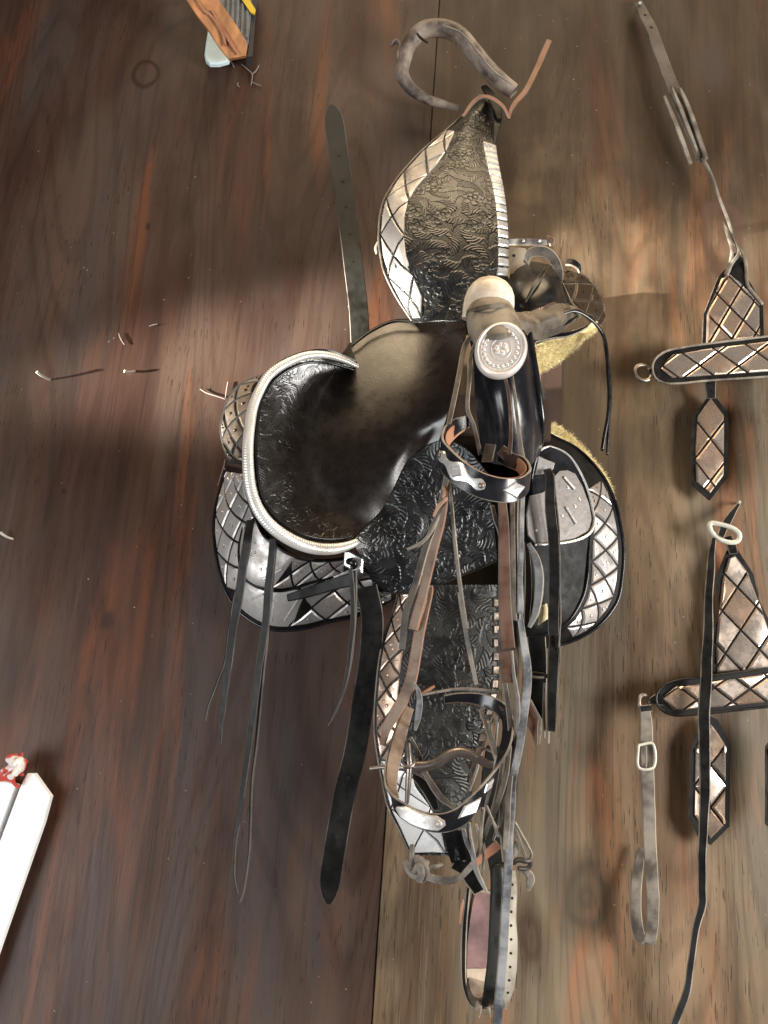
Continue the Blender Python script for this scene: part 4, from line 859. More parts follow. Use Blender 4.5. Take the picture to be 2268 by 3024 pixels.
def peanut(t0, t1, n=14):
    up, dn = [], []
    for k in range(n+1):
        f = k/n; w = .34*(.62+.38*math.cos(4*math.pi*f)) if 0 < k < n else .14
        up.append((t0+(t1-t0)*f, .5-w)); dn.append((t0+(t1-t0)*f, .5+w))
    return up+dn[::-1]
def shift(surf, th):  # put the evaluator on the camera side of the strap
    P = surf.P.copy(); N = surf.N.copy()
    for i in range(P.shape[0]):
        toc = unit(CAM-P[i, 1])
        if N[i, 1] @ toc < 0: P[i] = P[i]-N[i]*th; N[i] = -N[i]
    return Surf(P, N)
UBs = shift(UB, .0045)
def strip_plate(parent, surf, outline_w, t0, t1, mat, name, n=20, h=.003):
    """long plate bent with the band: half-width outline_w(f)"""
    V, F = [], []
    for k in range(n+1):
        f = k/n; t = t0+(t1-t0)*f; w = outline_w(f)
        for s, hh in ((.5-w, 0), (.5-w*.86, h), (.5, h*1.15), (.5+w*.86, h), (.5+w, 0)):
            p, nr = surf(t, s); V.append(p+nr*(hh+.0004))
    for k in range(n):
        for j in range(4): F.append((k*5+j, k*5+j+1, (k+1)*5+j+1, (k+1)*5+j))
    F.append(tuple(range(5))); F.append(tuple(n*5+j for j in range(5)))
    return mesh(name, V, F, mat, parent, angle=35)
pw = lambda f: max(.05, .40*(.66+.34*math.cos(4*math.pi*f))*min(1, 6*f+.25, 6*(1-f)+.25))
p1 = strip_plate(ub, UBs, pw, .285, .535, 'silver_bright', 'silver_mount')
for t in (.30, .52): pp, nr = UBs(t, .5); dome('rivet', p1, pp+nr*.004, nr, .0055, 'steel', .7)
pd, nr = UBs(.41, .5); e = UBs(.43, .5)[0]-UBs(.39, .5)[0]; e = unit(e); f2 = np.cross(nr, e)
plate('embossed_diamond', p1, [pd+e*.013+nr*.0036, pd+f2*.011+nr*.0036, pd-e*.013+nr*.0036, pd-f2*.011+nr*.0036], [nr]*4, 'silver', gap=0, bev=.002, h=.002, studs=0)
on_band(ub, UBs, [(.60, .5), (.655, .16), (.71, .5), (.655, .84)], 'silver_bright', 'silver_diamond')
ribbon('keeper_loop', br, Z2((790, 1360, .39), (845, 1362, .40)), [58, 56], 'rein_dark', .004, n=4)
ribbon('band_end', br, Z2((880, 1340, .395), (950, 1400, .40), (1000, 1450, .41)), [32, 36, 30], 'brown', .004, wvec=(.2, -.2, 1))
# long straps below the upper band
strap(Z4, ((295, 420, .44), (262, 600, .43), (215, 780, .42), (140, 980, .41), (62, 1260, .40), (0, 1440, .39), (-30, 1700, .385))  , [18, 20, 24, 24, 24, 24, 22], 'rein_dark', 'rein', twist=[25, 35, 30])
ribbon('rein', br, Z4((275, 560, .45), (268, 690, .447), (245, 830, .44), (190, 1010, .432), (118, 1300, .42), (50, 1560, .41))+Z5((585, 80, .405), (535, 330, .40), (500, 550, .395), (468, 700, .39), (400, 850, .385), (320, 985, .375), (280, 1100, .36)), [12, 18, 26, 28, 28, 28, 30, 32, 33, 34, 36, 34, 16], 'raw', .005, 'thong', n=80, twist=[30, 20, 15, 15, 10], jitter=.0006)
for p in (((262, 560, .452), (268, 610, .455), (255, 640, .455)), ((285, 640, .455), (262, 665, .457), (225, 700, .452), (190, 770, .446))):
    ribbon('thong_tie', br, Z4(*p), [9, 11, 8], 'orange', .003, n=12)
tube('thong_tie', br, Z4((235, 760, .43), (185, 860, .425), (120, 945, .415), (50, 985, .40), (10, 1000, .39)), [4, 5, 6, 6, 4], 'rein', n=30)
ribbon('lead_cord', br, Z4((300, 520, .43), (318, 700, .425), (340, 950, .415), (372, 1220, .405), (420, 1560, .395))+Z5((790, 110, .39), (825, 330, .385), (862, 530, .38), (900, 710, .372)), [9, 11, 12, 12, 12, 13, 14, 14, 12], 'rein', .004, n=60, twist=[10, 30, 15])
ribbon('rein', br, Z4((668, 640, .44), (680, 800, .437), (685, 1100, .43), (690, 1400, .422), (712, 1700, .414))+Z5((1085, 350, .405), (1095, 560, .40), (1110, 700, .395)), [24, 32, 35, 38, 40, 42, 42, 36], 'brown', .006, 'rein_dark', n=60)
ribbon('rein', br, Z4((600, 690, .43), (625, 800, .428), (650, 880, .426), (660, 1000, .42)), [12, 13, 10, 6], 'rein_dark', .004)
ribbon('rein', br, Z4((742, 660, .432), (742, 900, .43), (745, 1200, .424), (752, 1500, .415))+Z5((1140, 160, .41), (1150, 400, .40), (1155, 640, .395)), [15, 17, 17, 18, 16, 15], 'rein_dark', .004, 'rein', n=50)
ribbon('rein', br, Z4((775, 640, .425), (770, 900, .422), (775, 1200, .416), (785, 1500, .407))+Z5((1155, 200, .40), (1165, 500, .395), (1160, 800, .392), (1158, 1000, .39)), [10, 11, 12, 12, 11, 10], 'rein', .004, n=50, twist=[40, 30, 40])
ribbon('rein', br, Z4((812, 610, .435), (802, 900, .432), (795, 1200, .425), (795, 1450, .418))+Z5((1175, 200, .41), (1200, 400, .405), (1228, 580, .40), (1228, 720, .397), (1205, 900, .395), (1180, 1100, .392))+Z6((1222, 200, .388), (1205, 500, .38), (1190, 750, .365), (1178, 950, .34), (1165, 1200, .31), (1145, 1500, .285), (1120, 1800, .265), (1108, 1990, .25), (1100, 2080, .24)), [14, 15, 16, 18, 20, 24, 27, 28, 26, 25, 25, 25, 26, 27, 27, 28, 28, 28], 'rein_blue', .005, 'rein', n=110, jitter=.0006)
# lower band
lb, LB = ribbon('browband', br, ZA((585, 180, .33), (700, 165, .325), (850, 175, .325), (990, 220, .335), (1085, 300, .355), (1105, 450, .385), (1060, 640, .41), (970, 820, .43), (860, 990, .445), (740, 1120, .452), (600, 1185, .455), (450, 1180, .45), (300, 1120, .44), (190, 1030, .43), (135, 900, .415), (150, 720, .395), (190, 560, .375), (240, 400, .355), (300, 250, .34)), [26, 30, 38, 42, 44, 42, 42, 46, 50, 54, 56, 54, 50, 46, 40, 38, 38, 34, 26], 'navy', .0045, 'rein', n=130,
             wvec=[(0, -.35, 1), (0, -.35, 1), (.2, -.35, 1), (.5, -.5, .7), (.75, -.55, .5), (.5, -.25, .8), (.3, -.12, 1), (.12, -.08, 1), (0, -.08, 1), (-.12, -.1, 1), (-.35, -.2, .9), (-.7, -.3, .5), (-.95, -.15, .2), (-1, -.1, 0), (-1, 0, -.1)])
ribbon('band_lining', lb, ZA((585, 195, .328), (700, 180, .323), (850, 190, .323), (985, 235, .333), (1068, 310, .35)), [20, 24, 32, 34, 30], 'brown', .002, 'brown', n=30, wvec=(.05, -.35, 1))
LBs = shift(LB, .0045)
ribbon('band_lining', lb, ZA((305, 250, .347), (250, 400, .362), (205, 560, .382), (170, 720, .402), (160, 880, .42), (200, 990, .432)), [24, 34, 38, 38, 34, 16], 'raw', .003, 'rein', n=40)
mp = strip_plate(lb, LBs, lambda f: .40*min(1, 5*f+.3, 5*(1-f)+.3), .575, .70, 'silver', 'silver_mount')
pp, nr = LBs(.59, .5); dome('rivet', mp, pp+nr*.003, nr, .006, 'silver', .6)
on_band(lb, LBs, [(.465, .5), (.5, .12), (.545, .5), (.515, .88)], 'silver_bright', 'silver_diamond')
on_band(lb, LBs, [(.405, .5), (.425, .14), (.452, .5), (.435, .86)], 'silver_bright', 'silver_diamond')
# bit and its strings
bit = tube('bit_mouthpiece', br, ZA((-20, 745, .33), (80, 735, .335), (230, 730, .34), (340, 725, .345), (450, 720, .35), (540, 690, .353), (620, 635, .354), (700, 610, .354), (780, 625, .352), (860, 665, .35), (930, 705, .35), (985, 715, .35)), [6, 6, 9, 14, 15, 15, 15, 15, 15, 15, 13, 10], 'steel', n=70, seg=12)
Pc = to3(ZA((285, 680, .35))[0]); torus('bit_ring', br, Pc, (0.2, -1, .5), 20/ppm(Pc), .0035, 'steel')
tube('bit_shank', br, ZA((290, 540, .345), (300, 700, .35), (292, 860, .345), (280, 1030, .335)), [8, 10, 9, 6], 'steel', n=24)
strap(ZA, ((335, 45, .40), (372, 110, .40), (385, 200, .395), (370, 330, .38), (350, 430, .365)), [8, 16, 20, 18, 8], 'rein_blue', 'cheek_strap')
strap(ZA, ((310, 490, .34), (350, 570, .337), (390, 660, .333), (420, 760, .33), (480, 870, .33), (560, 980, .335), (660, 1060, .345)), [10, 14, 14, 16, 20, 20, 12], 'rein_dark', 'curb_strap')
strap(ZA, ((330, 800, .32), (400, 860, .322), (470, 960, .325), (520, 1080, .33)), [16, 30, 30, 20], 'strap', 'curb_strap')
tube('thong_tie', br, ZA((400, 130, .372), (440, 110, .375), (505, 72, .375)), [3, 5, 4], 'orange', n=8)
tube('thong_tie', br, ZA((400, 145, .365), (540, 118, .36), (700, 95, .358), (860, 100, .36), (1020, 120, .37)), [4, 4, 5, 5, 4], 'rein', n=30)
for pts, w, m in (
    (((880, 260, .34), (930, 400, .345), (975, 560, .36), (1010, 680, .37)), [12, 13, 12, 10], 'rein'),
    (((985, 330, .35), (960, 420, .35), (1000, 560, .36), (1012, 640, .365)), [8, 10, 8, 6], 'rein_blue'),
    (((1025, 320, .35), (1015, 430, .35), (990, 600, .36), (905, 590, .33), (850, 760, .325), (790, 930, .33)), [7, 8, 8, 8, 9, 8], 'rein_blue'),
    (((1120, 560, .40), (1090, 800, .40), (1030, 1000, .39), (960, 1180, .37), (890, 1360, .35), (850, 1470, .335)), [13, 15, 17, 16, 15, 12], 'rein'),
    (((905, 1070, .42), (890, 1200, .40), (880, 1330, .37), (880, 1440, .34)), [10, 12, 11, 10], 'rein'),
    (((795, 1190, .42), (800, 1290, .40), (820, 1390, .37), (835, 1470, .34)), [7, 8, 8, 8], 'rein_blue'),
    (((740, 1240, .36), (765, 1340, .35), (815, 1450, .335), (840, 1560, .32), (880, 1650, .30), (920, 1730, .28)), [10, 12, 12, 14, 14, 10], 'rein_blue'),
    (((1105, 700, .395), (1080, 900, .39), (1060, 1100, .38), (1070, 1330, .36), (1075, 1500, .34)), [14, 18, 22, 20, 12], 'rein_dark'),
    (((1130, 800, .40), (1110, 1000, .395), (1100, 1200, .385), (1085, 1400, .37)), [14, 16, 18, 16], 'rein'),
    (((1050, 930, .37), (1085, 1010, .37), (1075, 1180, .365), (1020, 1300, .355)), [8, 10, 10, 8], 'rein'),
    (((960, 1130, .37), (1000, 1220, .365), (1025, 1300, .36)), [8, 10, 8], 'rein_blue'),
    (((1160, 1180, .35), (1220, 1290, .33), (1270, 1380, .315), (1300, 1450, .305), (1275, 1500, .30)), [7, 9, 9, 8, 7], 'rein'),
    (((1155, 1210, .345), (1205, 1350, .325), (1250, 1480, .31)), [8, 10, 9], 'rein_dark'),
    (((1165, 1330, .32), (1170, 1400, .315), (1165, 1460, .31)), [8, 14, 8], 'silver_bright')):
    ribbon('bridle_thong', br, ZA(*pts), w, m, .004, 'edge', twist=[random.uniform(-20, 30), random.uniform(-30, 40)], n=36)
for pts, w, m in ((((1060, -260, .40), (1075, 0, .395), (1110, 250, .39), (1130, 520, .385), (1110, 800, .378), (1090, 1050, .37)), [12, 15, 16, 16, 15, 12], 'rein_dark'),
    (((1130, -300, .405), (1150, -50, .40), (1190, 200, .398), (1185, 420, .393), (1160, 700, .386)), [9, 11, 12, 12, 10], 'rein'),
    (((1010, 640, .375), (985, 820, .37), (935, 1010, .36), (900, 1180, .35)), [8, 10, 10, 8], 'rein_blue'),
    (((930, 1050, .40), (985, 1180, .385), (1060, 1330, .36), (1085, 1480, .34)), [8, 9, 9, 8], 'rein'),
    (((845, 1200, .38), (880, 1330, .36), (905, 1450, .34), (900, 1560, .32)), [7, 9, 9, 8], 'rein_dark'),
    (((1265, -60, .40), (1262, 100, .395), (1236, 260, .392), (1215, 420, .386), (1196, 560, .38)), [9, 11, 12, 11, 9], 'rein'),
    (((1175, 480, .388), (1150, 640, .382), (1135, 820, .374), (1128, 980, .362), (1120, 1120, .35)), [8, 12, 14, 15, 14], 'rein'),
    (((1195, 380, .386), (1170, 560, .378), (1150, 760, .37), (1128, 1000, .356), (1118, 1260, .335), (1110, 1480, .315)), [9, 11, 12, 12, 12, 10], 'rein_blue'),
    (((1140, 540, .38), (1110, 760, .37), (1085, 960, .36), (1030, 1180, .345), (985, 1330, .33)), [8, 10, 11, 10, 8], 'rein_dark'),
    (((1060, 640, .39), (1040, 800, .385), (1000, 1000, .37), (930, 1230, .35), (860, 1450, .33)), [7, 9, 9, 9, 8], 'rein')):
    ribbon('bridle_thong', br, ZA(*pts), w, m, .004, 'edge', twist=[random.uniform(-10, 30), random.uniform(-20, 30)], n=36)
ribbon('leather_tab', br, ZA((1190, 1560, .29), (1250, 1580, .295), (1290, 1640, .29), (1265, 1740, .28)), [14, 22, 26, 12], 'rein', .005)
tube('thong_tie', br, ZA((1150, 1520, .295), (1190, 1490, .305), (1250, 1500, .305), (1290, 1500, .30), (1270, 1560, .295), (1190, 1560, .30)), [6, 8, 8, 7, 7, 6], 'rein_dark', n=30)
# knot tying the rein end to the stirrup
for pts, r in ((((325, 1370, .26), (320, 1470, .262), (315, 1560, .255)), [8, 9, 7]), (((265, 1500, .24), (300, 1580, .25), (350, 1620, .255), (420, 1560, .262), (450, 1500, .255)), [9, 11, 12, 11, 8]),
               (((300, 1540, .25), (360, 1480, .262), (420, 1530, .27), (440, 1620, .265), (400, 1670, .25)), [9, 11, 12, 11, 8]), (((340, 1600, .262), (380, 1540, .272), (400, 1600, .275), (380, 1670, .265)), [9, 12, 12, 9]),
               (((460, 1560, .255), (520, 1545, .255), (565, 1530, .25), (520, 1520, .245)), [7, 7, 6, 4])):
    tube('rein_knot', br, ZA(*pts), r, 'rein', n=24, seg=10, flat=.7)
ribbon('rein_tail', br, ZA((430, 1620, .262), (520, 1650, .265), (620, 1660, .265), (720, 1630, .268), (790, 1560, .272), (850, 1500, .276), (940, 1430, .282), (1030, 1370, .29)), [22, 24, 22, 16, 18, 22, 24, 26], 'rein', .004, 'rein', n=44, twist=[10, 10, -20, -10, 0])
ribbon('rein_tail', br, ZA((815, 1535, .278), (880, 1480, .283), (960, 1420, .289), (1030, 1365, .295)), [20, 26, 26, 28], 'orange', .003, 'raw', n=16)

# ================================================================== BREAST COLLARS
def poly_panel(parent, name, pts, th, mat, edge=None): return board(name, parent, pts, th, mat, edge=edge)
def clip_convex(poly, reg):
    c = (sum(p[0] for p in reg)/len(reg), sum(p[1] for p in reg)/len(reg))
    for a, b in zip(reg, reg[1:]+reg[:1]):
        ex, ey = b[0]-a[0], b[1]-a[1]; f = lambda p: ex*(p[1]-a[1])-ey*(p[0]-a[0]); sg = 1 if f(c) > 0 else -1
        out = []
        for p, q in zip(poly, poly[1:]+poly[:1]):
            fp, fq = sg*f(p), sg*f(q)
            if fp >= 0: out.append(p)
            if (fp >= 0) != (fq >= 0):
                k = fp/(fp-fq); out.append((p[0]+k*(q[0]-p[0]), p[1]+k*(q[1]-p[1])))
        poly = out
        if len(poly) < 3: return []
    return dedupe(poly)
def mosaic(parent, zone, region, org, va, vb, d, mats, na=range(-9, 10), nb=range(-9, 10), **kw):
    """diamond plates clipped to a flat convex region; va, vb = lattice steps"""
    for i in na:
        for j in nb:
            o = (org[0]+va[0]*i+vb[0]*j, org[1]+va[1]*i+vb[1]*j)
            p = clip_convex([o, (o[0]+va[0], o[1]+va[1]), (o[0]+va[0]+vb[0], o[1]+va[1]+vb[1]), (o[0]+vb[0], o[1]+vb[1])], region)
            if len(p) < 3: continue
            co = [to3(zone((x, y, d))[0]) for x, y in p]
            tilt = RNG.normal(0, .06, 3)
            plate('silver_plate', parent, co, [unit(np.array([0, -1.0, 0])+tilt)]*len(co), random.choice(mats), studs=0, **kw)
KW = dict(gap=.0020, bev=.0038, h=.0038)
bc1 = thing('breast_collar', 'plated breast collar with iron ring on its side tip, hung from a bundle of straps', 'breast collar', base3(Z7((500, 1570, .01))[0]))
body = poly_panel(bc1, 'shoulder_panel', Z7.xy([(548, 1205), (575, 1175), (640, 1160), (690, 1235), (742, 1330), (748, 1500), (478, 1530), (484, 1370)], .034), .006, 'backing', 'rein_dark')
mosaic(body, Z7, [(555, 1215), (590, 1195), (640, 1225), (728, 1325), (730, 1475), (490, 1500), (494, 1370)], (597, 1339), (57, 57), (48, -82), .0345, ['collar_warm', 'collar_warm', 'collar'], **KW)
bar = poly_panel(bc1, 'chest_strap', Z7.xy([(262, 1608), (275, 1565), (330, 1530), (480, 1503), (764, 1468), (1100, 1430), (1100, 1600), (764, 1637), (500, 1655), (330, 1668), (280, 1650)], .052), .007, 'backing', 'rein_dark')
mosaic(bar, Z7, [(290, 1608), (345, 1545), (480, 1520), (764, 1484), (1090, 1446), (1090, 1590), (764, 1622), (500, 1640), (345, 1650)], (298, 1592), (80, -60), (88, 62), .0525, ['collar', 'collar', 'collar_warm'], na=range(-8, 12), nb=range(-8, 12), **KW)
tube('strap_piping', bar, Z7.xy([(764, 1640), (500, 1658), (330, 1671), (278, 1652), (260, 1608), (273, 1563), (330, 1527), (480, 1500), (764, 1465)], .054), 3.5, 'rein', n=50)
Pc = to3(Z7((219, 1624, .045))[0]); torus('ring', bc1, Pc, (.15, -1, .1), 26/ppm(Pc), .0045, 'steel')
ribbon('ring_tab', bc1, Z7((250, 1622, .046), (275, 1612, .05)), [20, 34], 'black', .005, n=6)
poly_panel(bc1, 'drop_panel', Z7.xy([(850, 1700), (935, 1800), (935, 2080), (850, 2180), (772, 2090), (772, 1800)], .075), .007, 'backing', 'rein_dark')
ribbon('drop_tab', bc1, Z7((850, 1600, .05), (850, 1720, .07)), [34, 30], 'strap', .006, n=6)
ribbon('drop_tab', bc1, Z7((512, 1650, .04), (514, 1735, .032)), [34, 28], 'strap', .006, n=6)
drop = poly_panel(bc1, 'drop_panel', Z7.xy([(512, 1715), (545, 1740), (592, 1800), (592, 2060), (580, 2090), (512, 2178), (436, 2112), (430, 1950), (440, 1808)], .028), .006, 'backing', 'rein_dark')
mosaic(drop, Z7, [(512, 1728), (574, 1810), (574, 2072), (512, 2155), (447, 2100), (443, 1960), (452, 1812)], (512, 1728), (-72, 92), (72, 92), .0285, ['collar_warm', 'collar', 'collar'], na=range(-3, 6), nb=range(-3, 6), **KW)
hs, HS = ribbon('hanging_strap', bc1, Z7((196, 10, .02), (215, 45, .022), (255, 130, .03), (295, 240, .035), (335, 350, .04), (390, 480, .045), (440, 600, .045), (470, 700, .04)), [26, 34, 36, 36, 40, 40, 34, 18], 'rein_dark', .005, 'rein', jitter=.0008)
holes(hs, HS, (.10, .19), .004)
for pts, w in ((((312, 420, .05), (345, 500, .052), (385, 600, .05), (425, 715, .045)), [10, 15, 15, 13]), (((380, 385, .052), (410, 450, .053), (450, 560, .052), (495, 695, .045)), [10, 14, 15, 13]), (((345, 380, .053), (385, 480, .055), (420, 570, .053), (455, 660, .048)), [8, 12, 13, 9])):
    ribbon('strap_fold', bc1, Z7(*pts), w, 'rein', .005, 'rein')
tube('hanging_thong', bc1, Z7((480, 690, .042), (520, 770, .04), (555, 870, .038), (590, 960, .038), (615, 1045, .038)), [7, 5, 4.5, 5, 5], 'rein', n=30, flat=.7)
for pts in (((572, 968, .03), (590, 1030, .04), (607, 1090, .042), (598, 1150, .042), (580, 1195, .04)), ((615, 1040, .04), (635, 1100, .042), (605, 1150, .045), (585, 1200, .042)), ((620, 1060, .03), (655, 1110, .035), (668, 1150, .036), (675, 1240, .036), (700, 1275, .036), (740, 1325, .036))):
    tube('lacing', bc1, Z7(*pts), [5, 5.5, 5.5, 5], 'rein', n=26, flat=.7)
board('lace_tongue', bc1, Z7.xy([(600, 1110), (628, 1100), (660, 1130), (668, 1250), (600, 1210)], .030), .005, 'strap')

bc2 = thing('breast_collar', 'plated breast collar with pale squarish buckle, long black tie strap and buckled hanging loop', 'breast collar', base3(Z8((480, 850, .01))[0]))
body = poly_panel(bc2, 'shoulder_panel', Z8.xy([(560, 245), (600, 240), (668, 345), (692, 455), (760, 590), (770, 760), (496, 775), (492, 600), (530, 515), (514, 360)], .034), .006, 'backing', 'rein_dark')
mosaic(body, Z8, [(560, 275), (590, 262), (652, 345), (696, 470), (745, 600), (750, 745), (512, 760), (508, 620), (534, 370)], (600, 400), (64, -98), (77, 79), .0345, ['collar', 'collar_warm', 'collar'], **KW)
bar = poly_panel(bc2, 'chest_strap', Z8.xy([(265, 862), (280, 825), (330, 795), (440, 778), (728, 738), (1060, 690), (1060, 850), (728, 893), (500, 917), (340, 928), (285, 905)], .052), .007, 'backing', 'rein_dark')
mosaic(bar, Z8, [(285, 862), (340, 808), (440, 793), (728, 754), (1050, 706), (1050, 838), (728, 879), (500, 902), (340, 912)], (283, 862), (72, -52), (76, 58), .0525, ['collar', 'collar_warm', 'collar'], na=range(-8, 12), nb=range(-8, 12), **KW)
tube('strap_piping', bar, Z8.xy([(728, 896), (500, 920), (340, 931), (283, 907), (263, 862), (278, 822), (330, 792), (440, 775), (728, 735)], .054), 3.5, 'strap', n=50)
drop = poly_panel(bc2, 'drop_panel', Z8.xy([(490, 935), (520, 950), (572, 1050), (568, 1392), (490, 1470), (440, 1432), (402, 1352), (408, 1060), (440, 1000)], .028), .006, 'backing', 'rein_dark')
mosaic(drop, Z8, [(490, 955), (555, 1055), (552, 1385), (488, 1450), (418, 1345), (423, 1065)], (488, 960), (-70, 88), (70, 88), .0285, ['collar', 'collar', 'collar_warm'], na=range(-3, 8), nb=range(-3, 8), **KW)
drop2 = poly_panel(bc2, 'drop_panel', Z8.xy([(800, 950), (885, 1050), (885, 1350), (800, 1450), (722, 1385), (722, 1060)], .075), .007, 'backing', 'rein_dark')
mosaic(drop2, Z8, [(800, 972), (868, 1058), (868, 1342), (800, 1428), (730, 1375), (730, 1066)], (800, 972), (-70, 88), (70, 88), .0755, ['silver_bright'], na=range(-3, 8), nb=range(-3, 8), **KW)
ribbon('drop_tab', bc2, Z8((800, 850, .05), (800, 970, .07)), [34, 30], 'strap', .006, n=6)
Pc = to3(Z8((548, 178, .045))[0]); tube('square_buckle', bc2, Z8((484, 148, .05), (490, 134, .05), (520, 136, .052), (575, 152, .054), (604, 172, .055), (610, 192, .055), (598, 210, .054), (560, 212, .052), (520, 196, .05), (492, 168, .05), (485, 146, .05)), 7.5, 'brass', n=70, seg=10)
ribbon('buckle_strap', bc2, Z8((605, 55, .02), (575, 100, .03), (545, 150, .05), (530, 190, .055)), [10, 20, 26, 20], 'strap', .005)
ribbon('buckle_strap', bc2, Z8((560, 190, .035), (575, 225, .036), (585, 260, .038)), [26, 28, 26], 'strap', .005)
# long tie strap, seen nearly edge on
ts, _ = ribbon('tie_strap', bc2, Z8((505, 200, .055), (492, 300, .065), (482, 420, .075), (478, 600, .08), (470, 800, .085), (462, 1000, .085), (466, 1200, .08), (460, 1400, .075), (455, 1520, .072), (452, 1640, .068), (455, 1720, .065), (428, 1830, .062), (408, 1960, .058), (392, 2080, .055), (345, 2200, .05), (315, 2290, .048)), [14, 24, 24, 28, 32, 34, 34, 32, 30, 26, 24, 24, 20, 20, 22, 22], 'strap', .006, 'rein', n=110, twist=[14, 12, 12, 14, 18, 22, 25], jitter=.0008)
# buckled hanging loop
Pc = to3(Z8((215, 880, .045))[0]); torus('ring', bc2, Pc, (.6, -1, .1), 24/ppm(Pc), .0045, 'steel')
ribbon('ring_tab', bc2, Z8((240, 872, .047), (262, 866, .05), (285, 862, .052)), [18, 30, 40], 'strap', .005, n=6)
hl, _ = ribbon('hanging_loop', bc2, Z8((215, 890, .058), (222, 960, .06), (226, 1100, .06), (232, 1300, .06), (240, 1500, .06), (248, 1680, .06), (248, 1800, .06), (232, 1872, .05), (205, 1868, .038), (185, 1800, .03), (180, 1680, .026), (192, 1560, .022), (205, 1480, .02)), [28, 36, 37, 37, 37, 37, 37, 36, 34, 33, 32, 30, 22], 'rein', .005, 'edge', n=90, wvec=(1, -.25, 0), jitter=.0006)
cx, cy = 222, 1098
tube('buckle_frame', bc2, Z8.xy([(190, 1055), (250, 1050), (254, 1145), (192, 1148), (190, 1056)], .069), 4.2, 'brass', n=60, seg=8)
ribbon('buckle_prong', bc2, Z8((222, 1060, .072), (222, 1148, .072)), [5, 5], 'steel', .003, n=4)
ribbon('keeper_loop', bc2, Z8((198, 905, .063), (245, 900, .063)), [20, 20], 'strap', .004, n=4)

# ================================================================== SMALL THINGS ON THE WALL
def nail(zone, x, y, tipdx, tipdy, label, d=.035):
    a, b = to3(zone((x, y, 0.0))[0]), to3(zone((x+tipdx, y+tipdy, d))[0])
    o = tube('nail', None, [a, (a+b)/2+np.array([0, 0, -.002]), b], [3.2, 3.4, 4.5], 'brass', n=8, is3=True)
    tag(o, label, 'nail', 'nails in the plywood'); return o
nail(ZN, 352, 525, -95, -55, 'bent pale nail with a long dark shadow beside the smaller nail', .032)
nail(ZN, 945, 465, -75, 0, 'short hooked nail below the grey scuffed knot on plywood', .015)
nail(ZN, 92, 1640, -90, -45, 'thin white nail sticking out low on the dark plywood', .02)
nail(Z7, 200, 16, 6, -4, 'nail holding the strap bundle of the upper breast collar', .03)
nail(Z8, 606, 52, 4, -6, 'nail holding the strap behind the pale squarish buckle', .03)
def web(zone, strands, label):
    root = None
    for s in strands:
        V = zone.xy(s, .004)
        o = tube('cobweb_scrap' if root is None else 'strand', root, V, [1.4, 1.9, 1.3], 'web', n=10, seg=5)
        if root is None: root = tag(o, label, 'cobweb', 'cobweb scraps on the plywood')
    return root
web(ZT, [[(885, 785), (960, 850), (1015, 905), (1010, 990), (1000, 1045)], [(1015, 905), (1060, 870), (1100, 800)], [(1005, 1000), (1070, 1030), (1130, 1050)]], 'forked grey cobweb scrap below the orange wooden strut')
web(ZT, [[(740, 730), (770, 780), (795, 825)], [(845, 1010), (835, 1040), (862, 1065)]], 'short grey cobweb strand at the foot of the wooden strut')
web(ZN, [[(1400, 590), (1440, 615), (1500, 635), (1575, 660)], [(1595, 540), (1585, 600), (1578, 650)]], 'wispy pale cobweb thread touching the rear skirt plates')
web(ZN, [[(830, 200), (845, 240), (870, 280)], [(1045, 150), (1075, 140), (1100, 135)]], 'thin cobweb streak above the short hooked nail')
web(ZK, [[(180, 20), (165, 90), (120, 230)], [(165, 90), (205, 110)]], 'dusty cobweb wisp in the notch between the rear skirts')

# strut, panel and plate at the top
st = thing('wooden_strut', 'orange brown wooden strut leaning in front of the grey panel above the saddle', 'strut', base3(ZT((830, 690, .03))[0]))
board('strut_face', st, ZT((100, -180, .16), (215, 0, .13), (330, 175, .115), (470, 355, .10), (600, 560, .08), (730, 718, .065), (935, 682, .065), (955, 560, .075), (940, 500, .08), (880, 400, .09), (760, 215, .105), (610, 0, .125), (500, -180, .15)), .022, 'wood_orange')
for pts in (((330, -20, .1345), (420, 120, .1225), (520, 200, .1135), (640, 380, .098), (690, 560, .084)), ((520, 130, .119), (640, 330, .1015), (760, 540, .085), (850, 670, .0715))):
    ribbon('grain_ridge', st, ZT(*pts), [5, 9, 10, 7], 'orange', .003, 'orange', n=20)
gp = thing('corrugated_panel', 'grey ribbed panel with a yellow stripe and black side behind the strut', 'panel', base3(ZT((980, 500, .01))[0]))
board('panel_face', gp, ZT((560, -180, .045), (1010, -180, .045), (1000, 175, .045), (970, 520, .045), (930, 600, .045), (560, 300, .045)), .02, 'grey_panel')
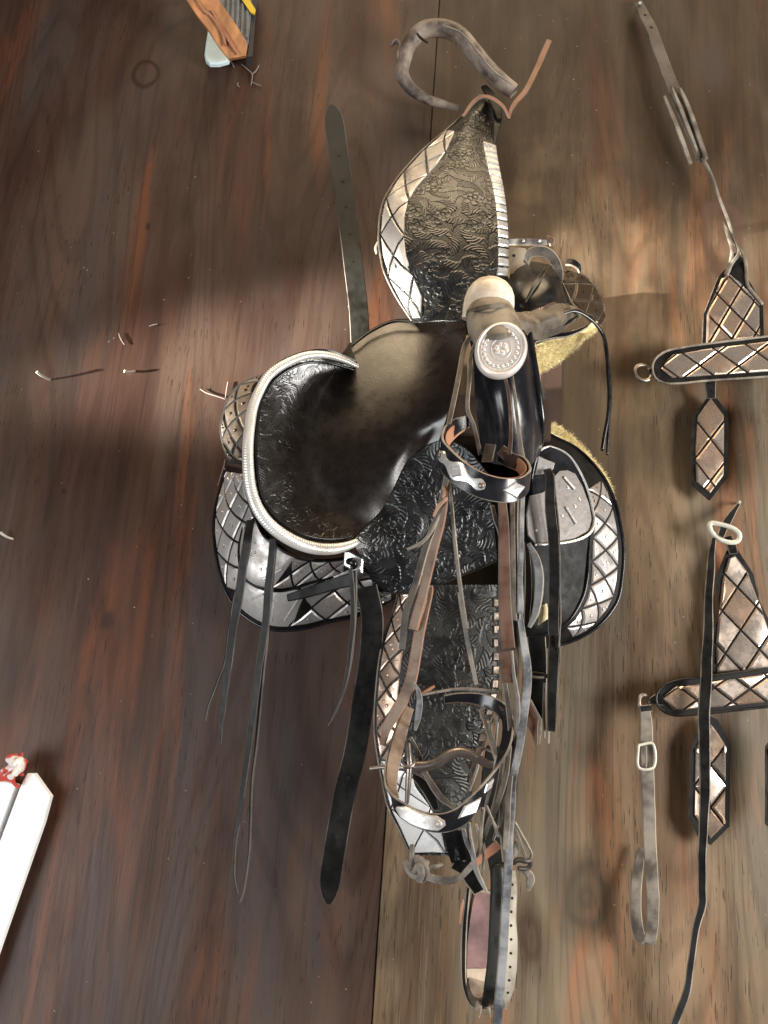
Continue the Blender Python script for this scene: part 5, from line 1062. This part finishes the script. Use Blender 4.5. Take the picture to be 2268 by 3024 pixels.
for k in range(5):
    x = 700+k*62
    ribbon('rib', gp, ZT((x+20, -160, .047), (x+12, 150, .047), (x, 300+k*40, .047)), [9, 9, 8], 'grey_panel', .004, 'grey_panel', n=8)
board('yellow_stripe', gp, ZT((790, -180, .052), (885, -10, .052), (995, 150, .052), (1040, 168, .052), (1055, 115, .052), (985, 0, .052), (880, -180, .052)), .005, 'yellow')
board('black_side', gp, ZT((1012, -180, .043), (1085, -180, .04), (1075, 0, .04), (1050, 300, .04), (1020, 690, .04), (955, 695, .04), (985, 480, .043), (1005, 170, .043)), .03, 'gap')
wp = tag(board('plastic_plate', None, ZT((472, 355, .03), (445, 520, .03), (428, 660, .03), (440, 730, .03), (490, 775, .03), (600, 776, .03), (725, 742, .03), (760, 600, .03), (700, 350, .03)), .012, 'ice', bevel=.003), 'pale blue rounded plate below the orange strut on dark plywood', 'plate')
# white boxes low on the wall
def prism(name, parent, pts, th, mat): return board(name, parent, pts, th, mat, bevel=.002)
wb = thing('white_board', 'bright white board with a pointed end leaning beside the dark gap', 'board', base3(ZW((200, 1400, .02))[0]))
prism('board_face', wb, ZW((252, 424, .040), (312, 424, .040), (465, 638, .040), (400, 880, .040), (10, 1990, .040), (-250, 2750, .040), (-600, 2750, .040), (-20, 1100, .040), (182, 560, .040), (230, 460, .040)), .018, 'white')
wb2 = tag(board('white_box', None, ZW((-250, 480, .030), (20, 488, .030), (158, 532, .030), (-10, 990, .030), (-600, 2650, .030), (-900, 2600, .030)), .018, 'white', bevel=.002), 'white box behind the pointed white board, under the red and white cloth', 'box')
cl, CLS = loft('wadded_cloth', None, [ZW((-30, 520, .03), (0, 430, .025), (50, 320, .05), (110, 260, .05), (165, 238, .04)), ZW((40, 500, .06), (70, 430, .055), (110, 350, .08), (150, 290, .055), (200, 250, .05)), ZW((110, 495, .07), (130, 440, .09), (150, 380, .09), (180, 320, .08), (232, 292, .035)), ZW((172, 545, .05), (185, 480, .045), (205, 410, .07), (205, 350, .045), (215, 310, .05))], 'red', 24, 20, .006, wav=.006)
tag(cl, 'red and white wadded cloth on top of the white box', 'cloth')
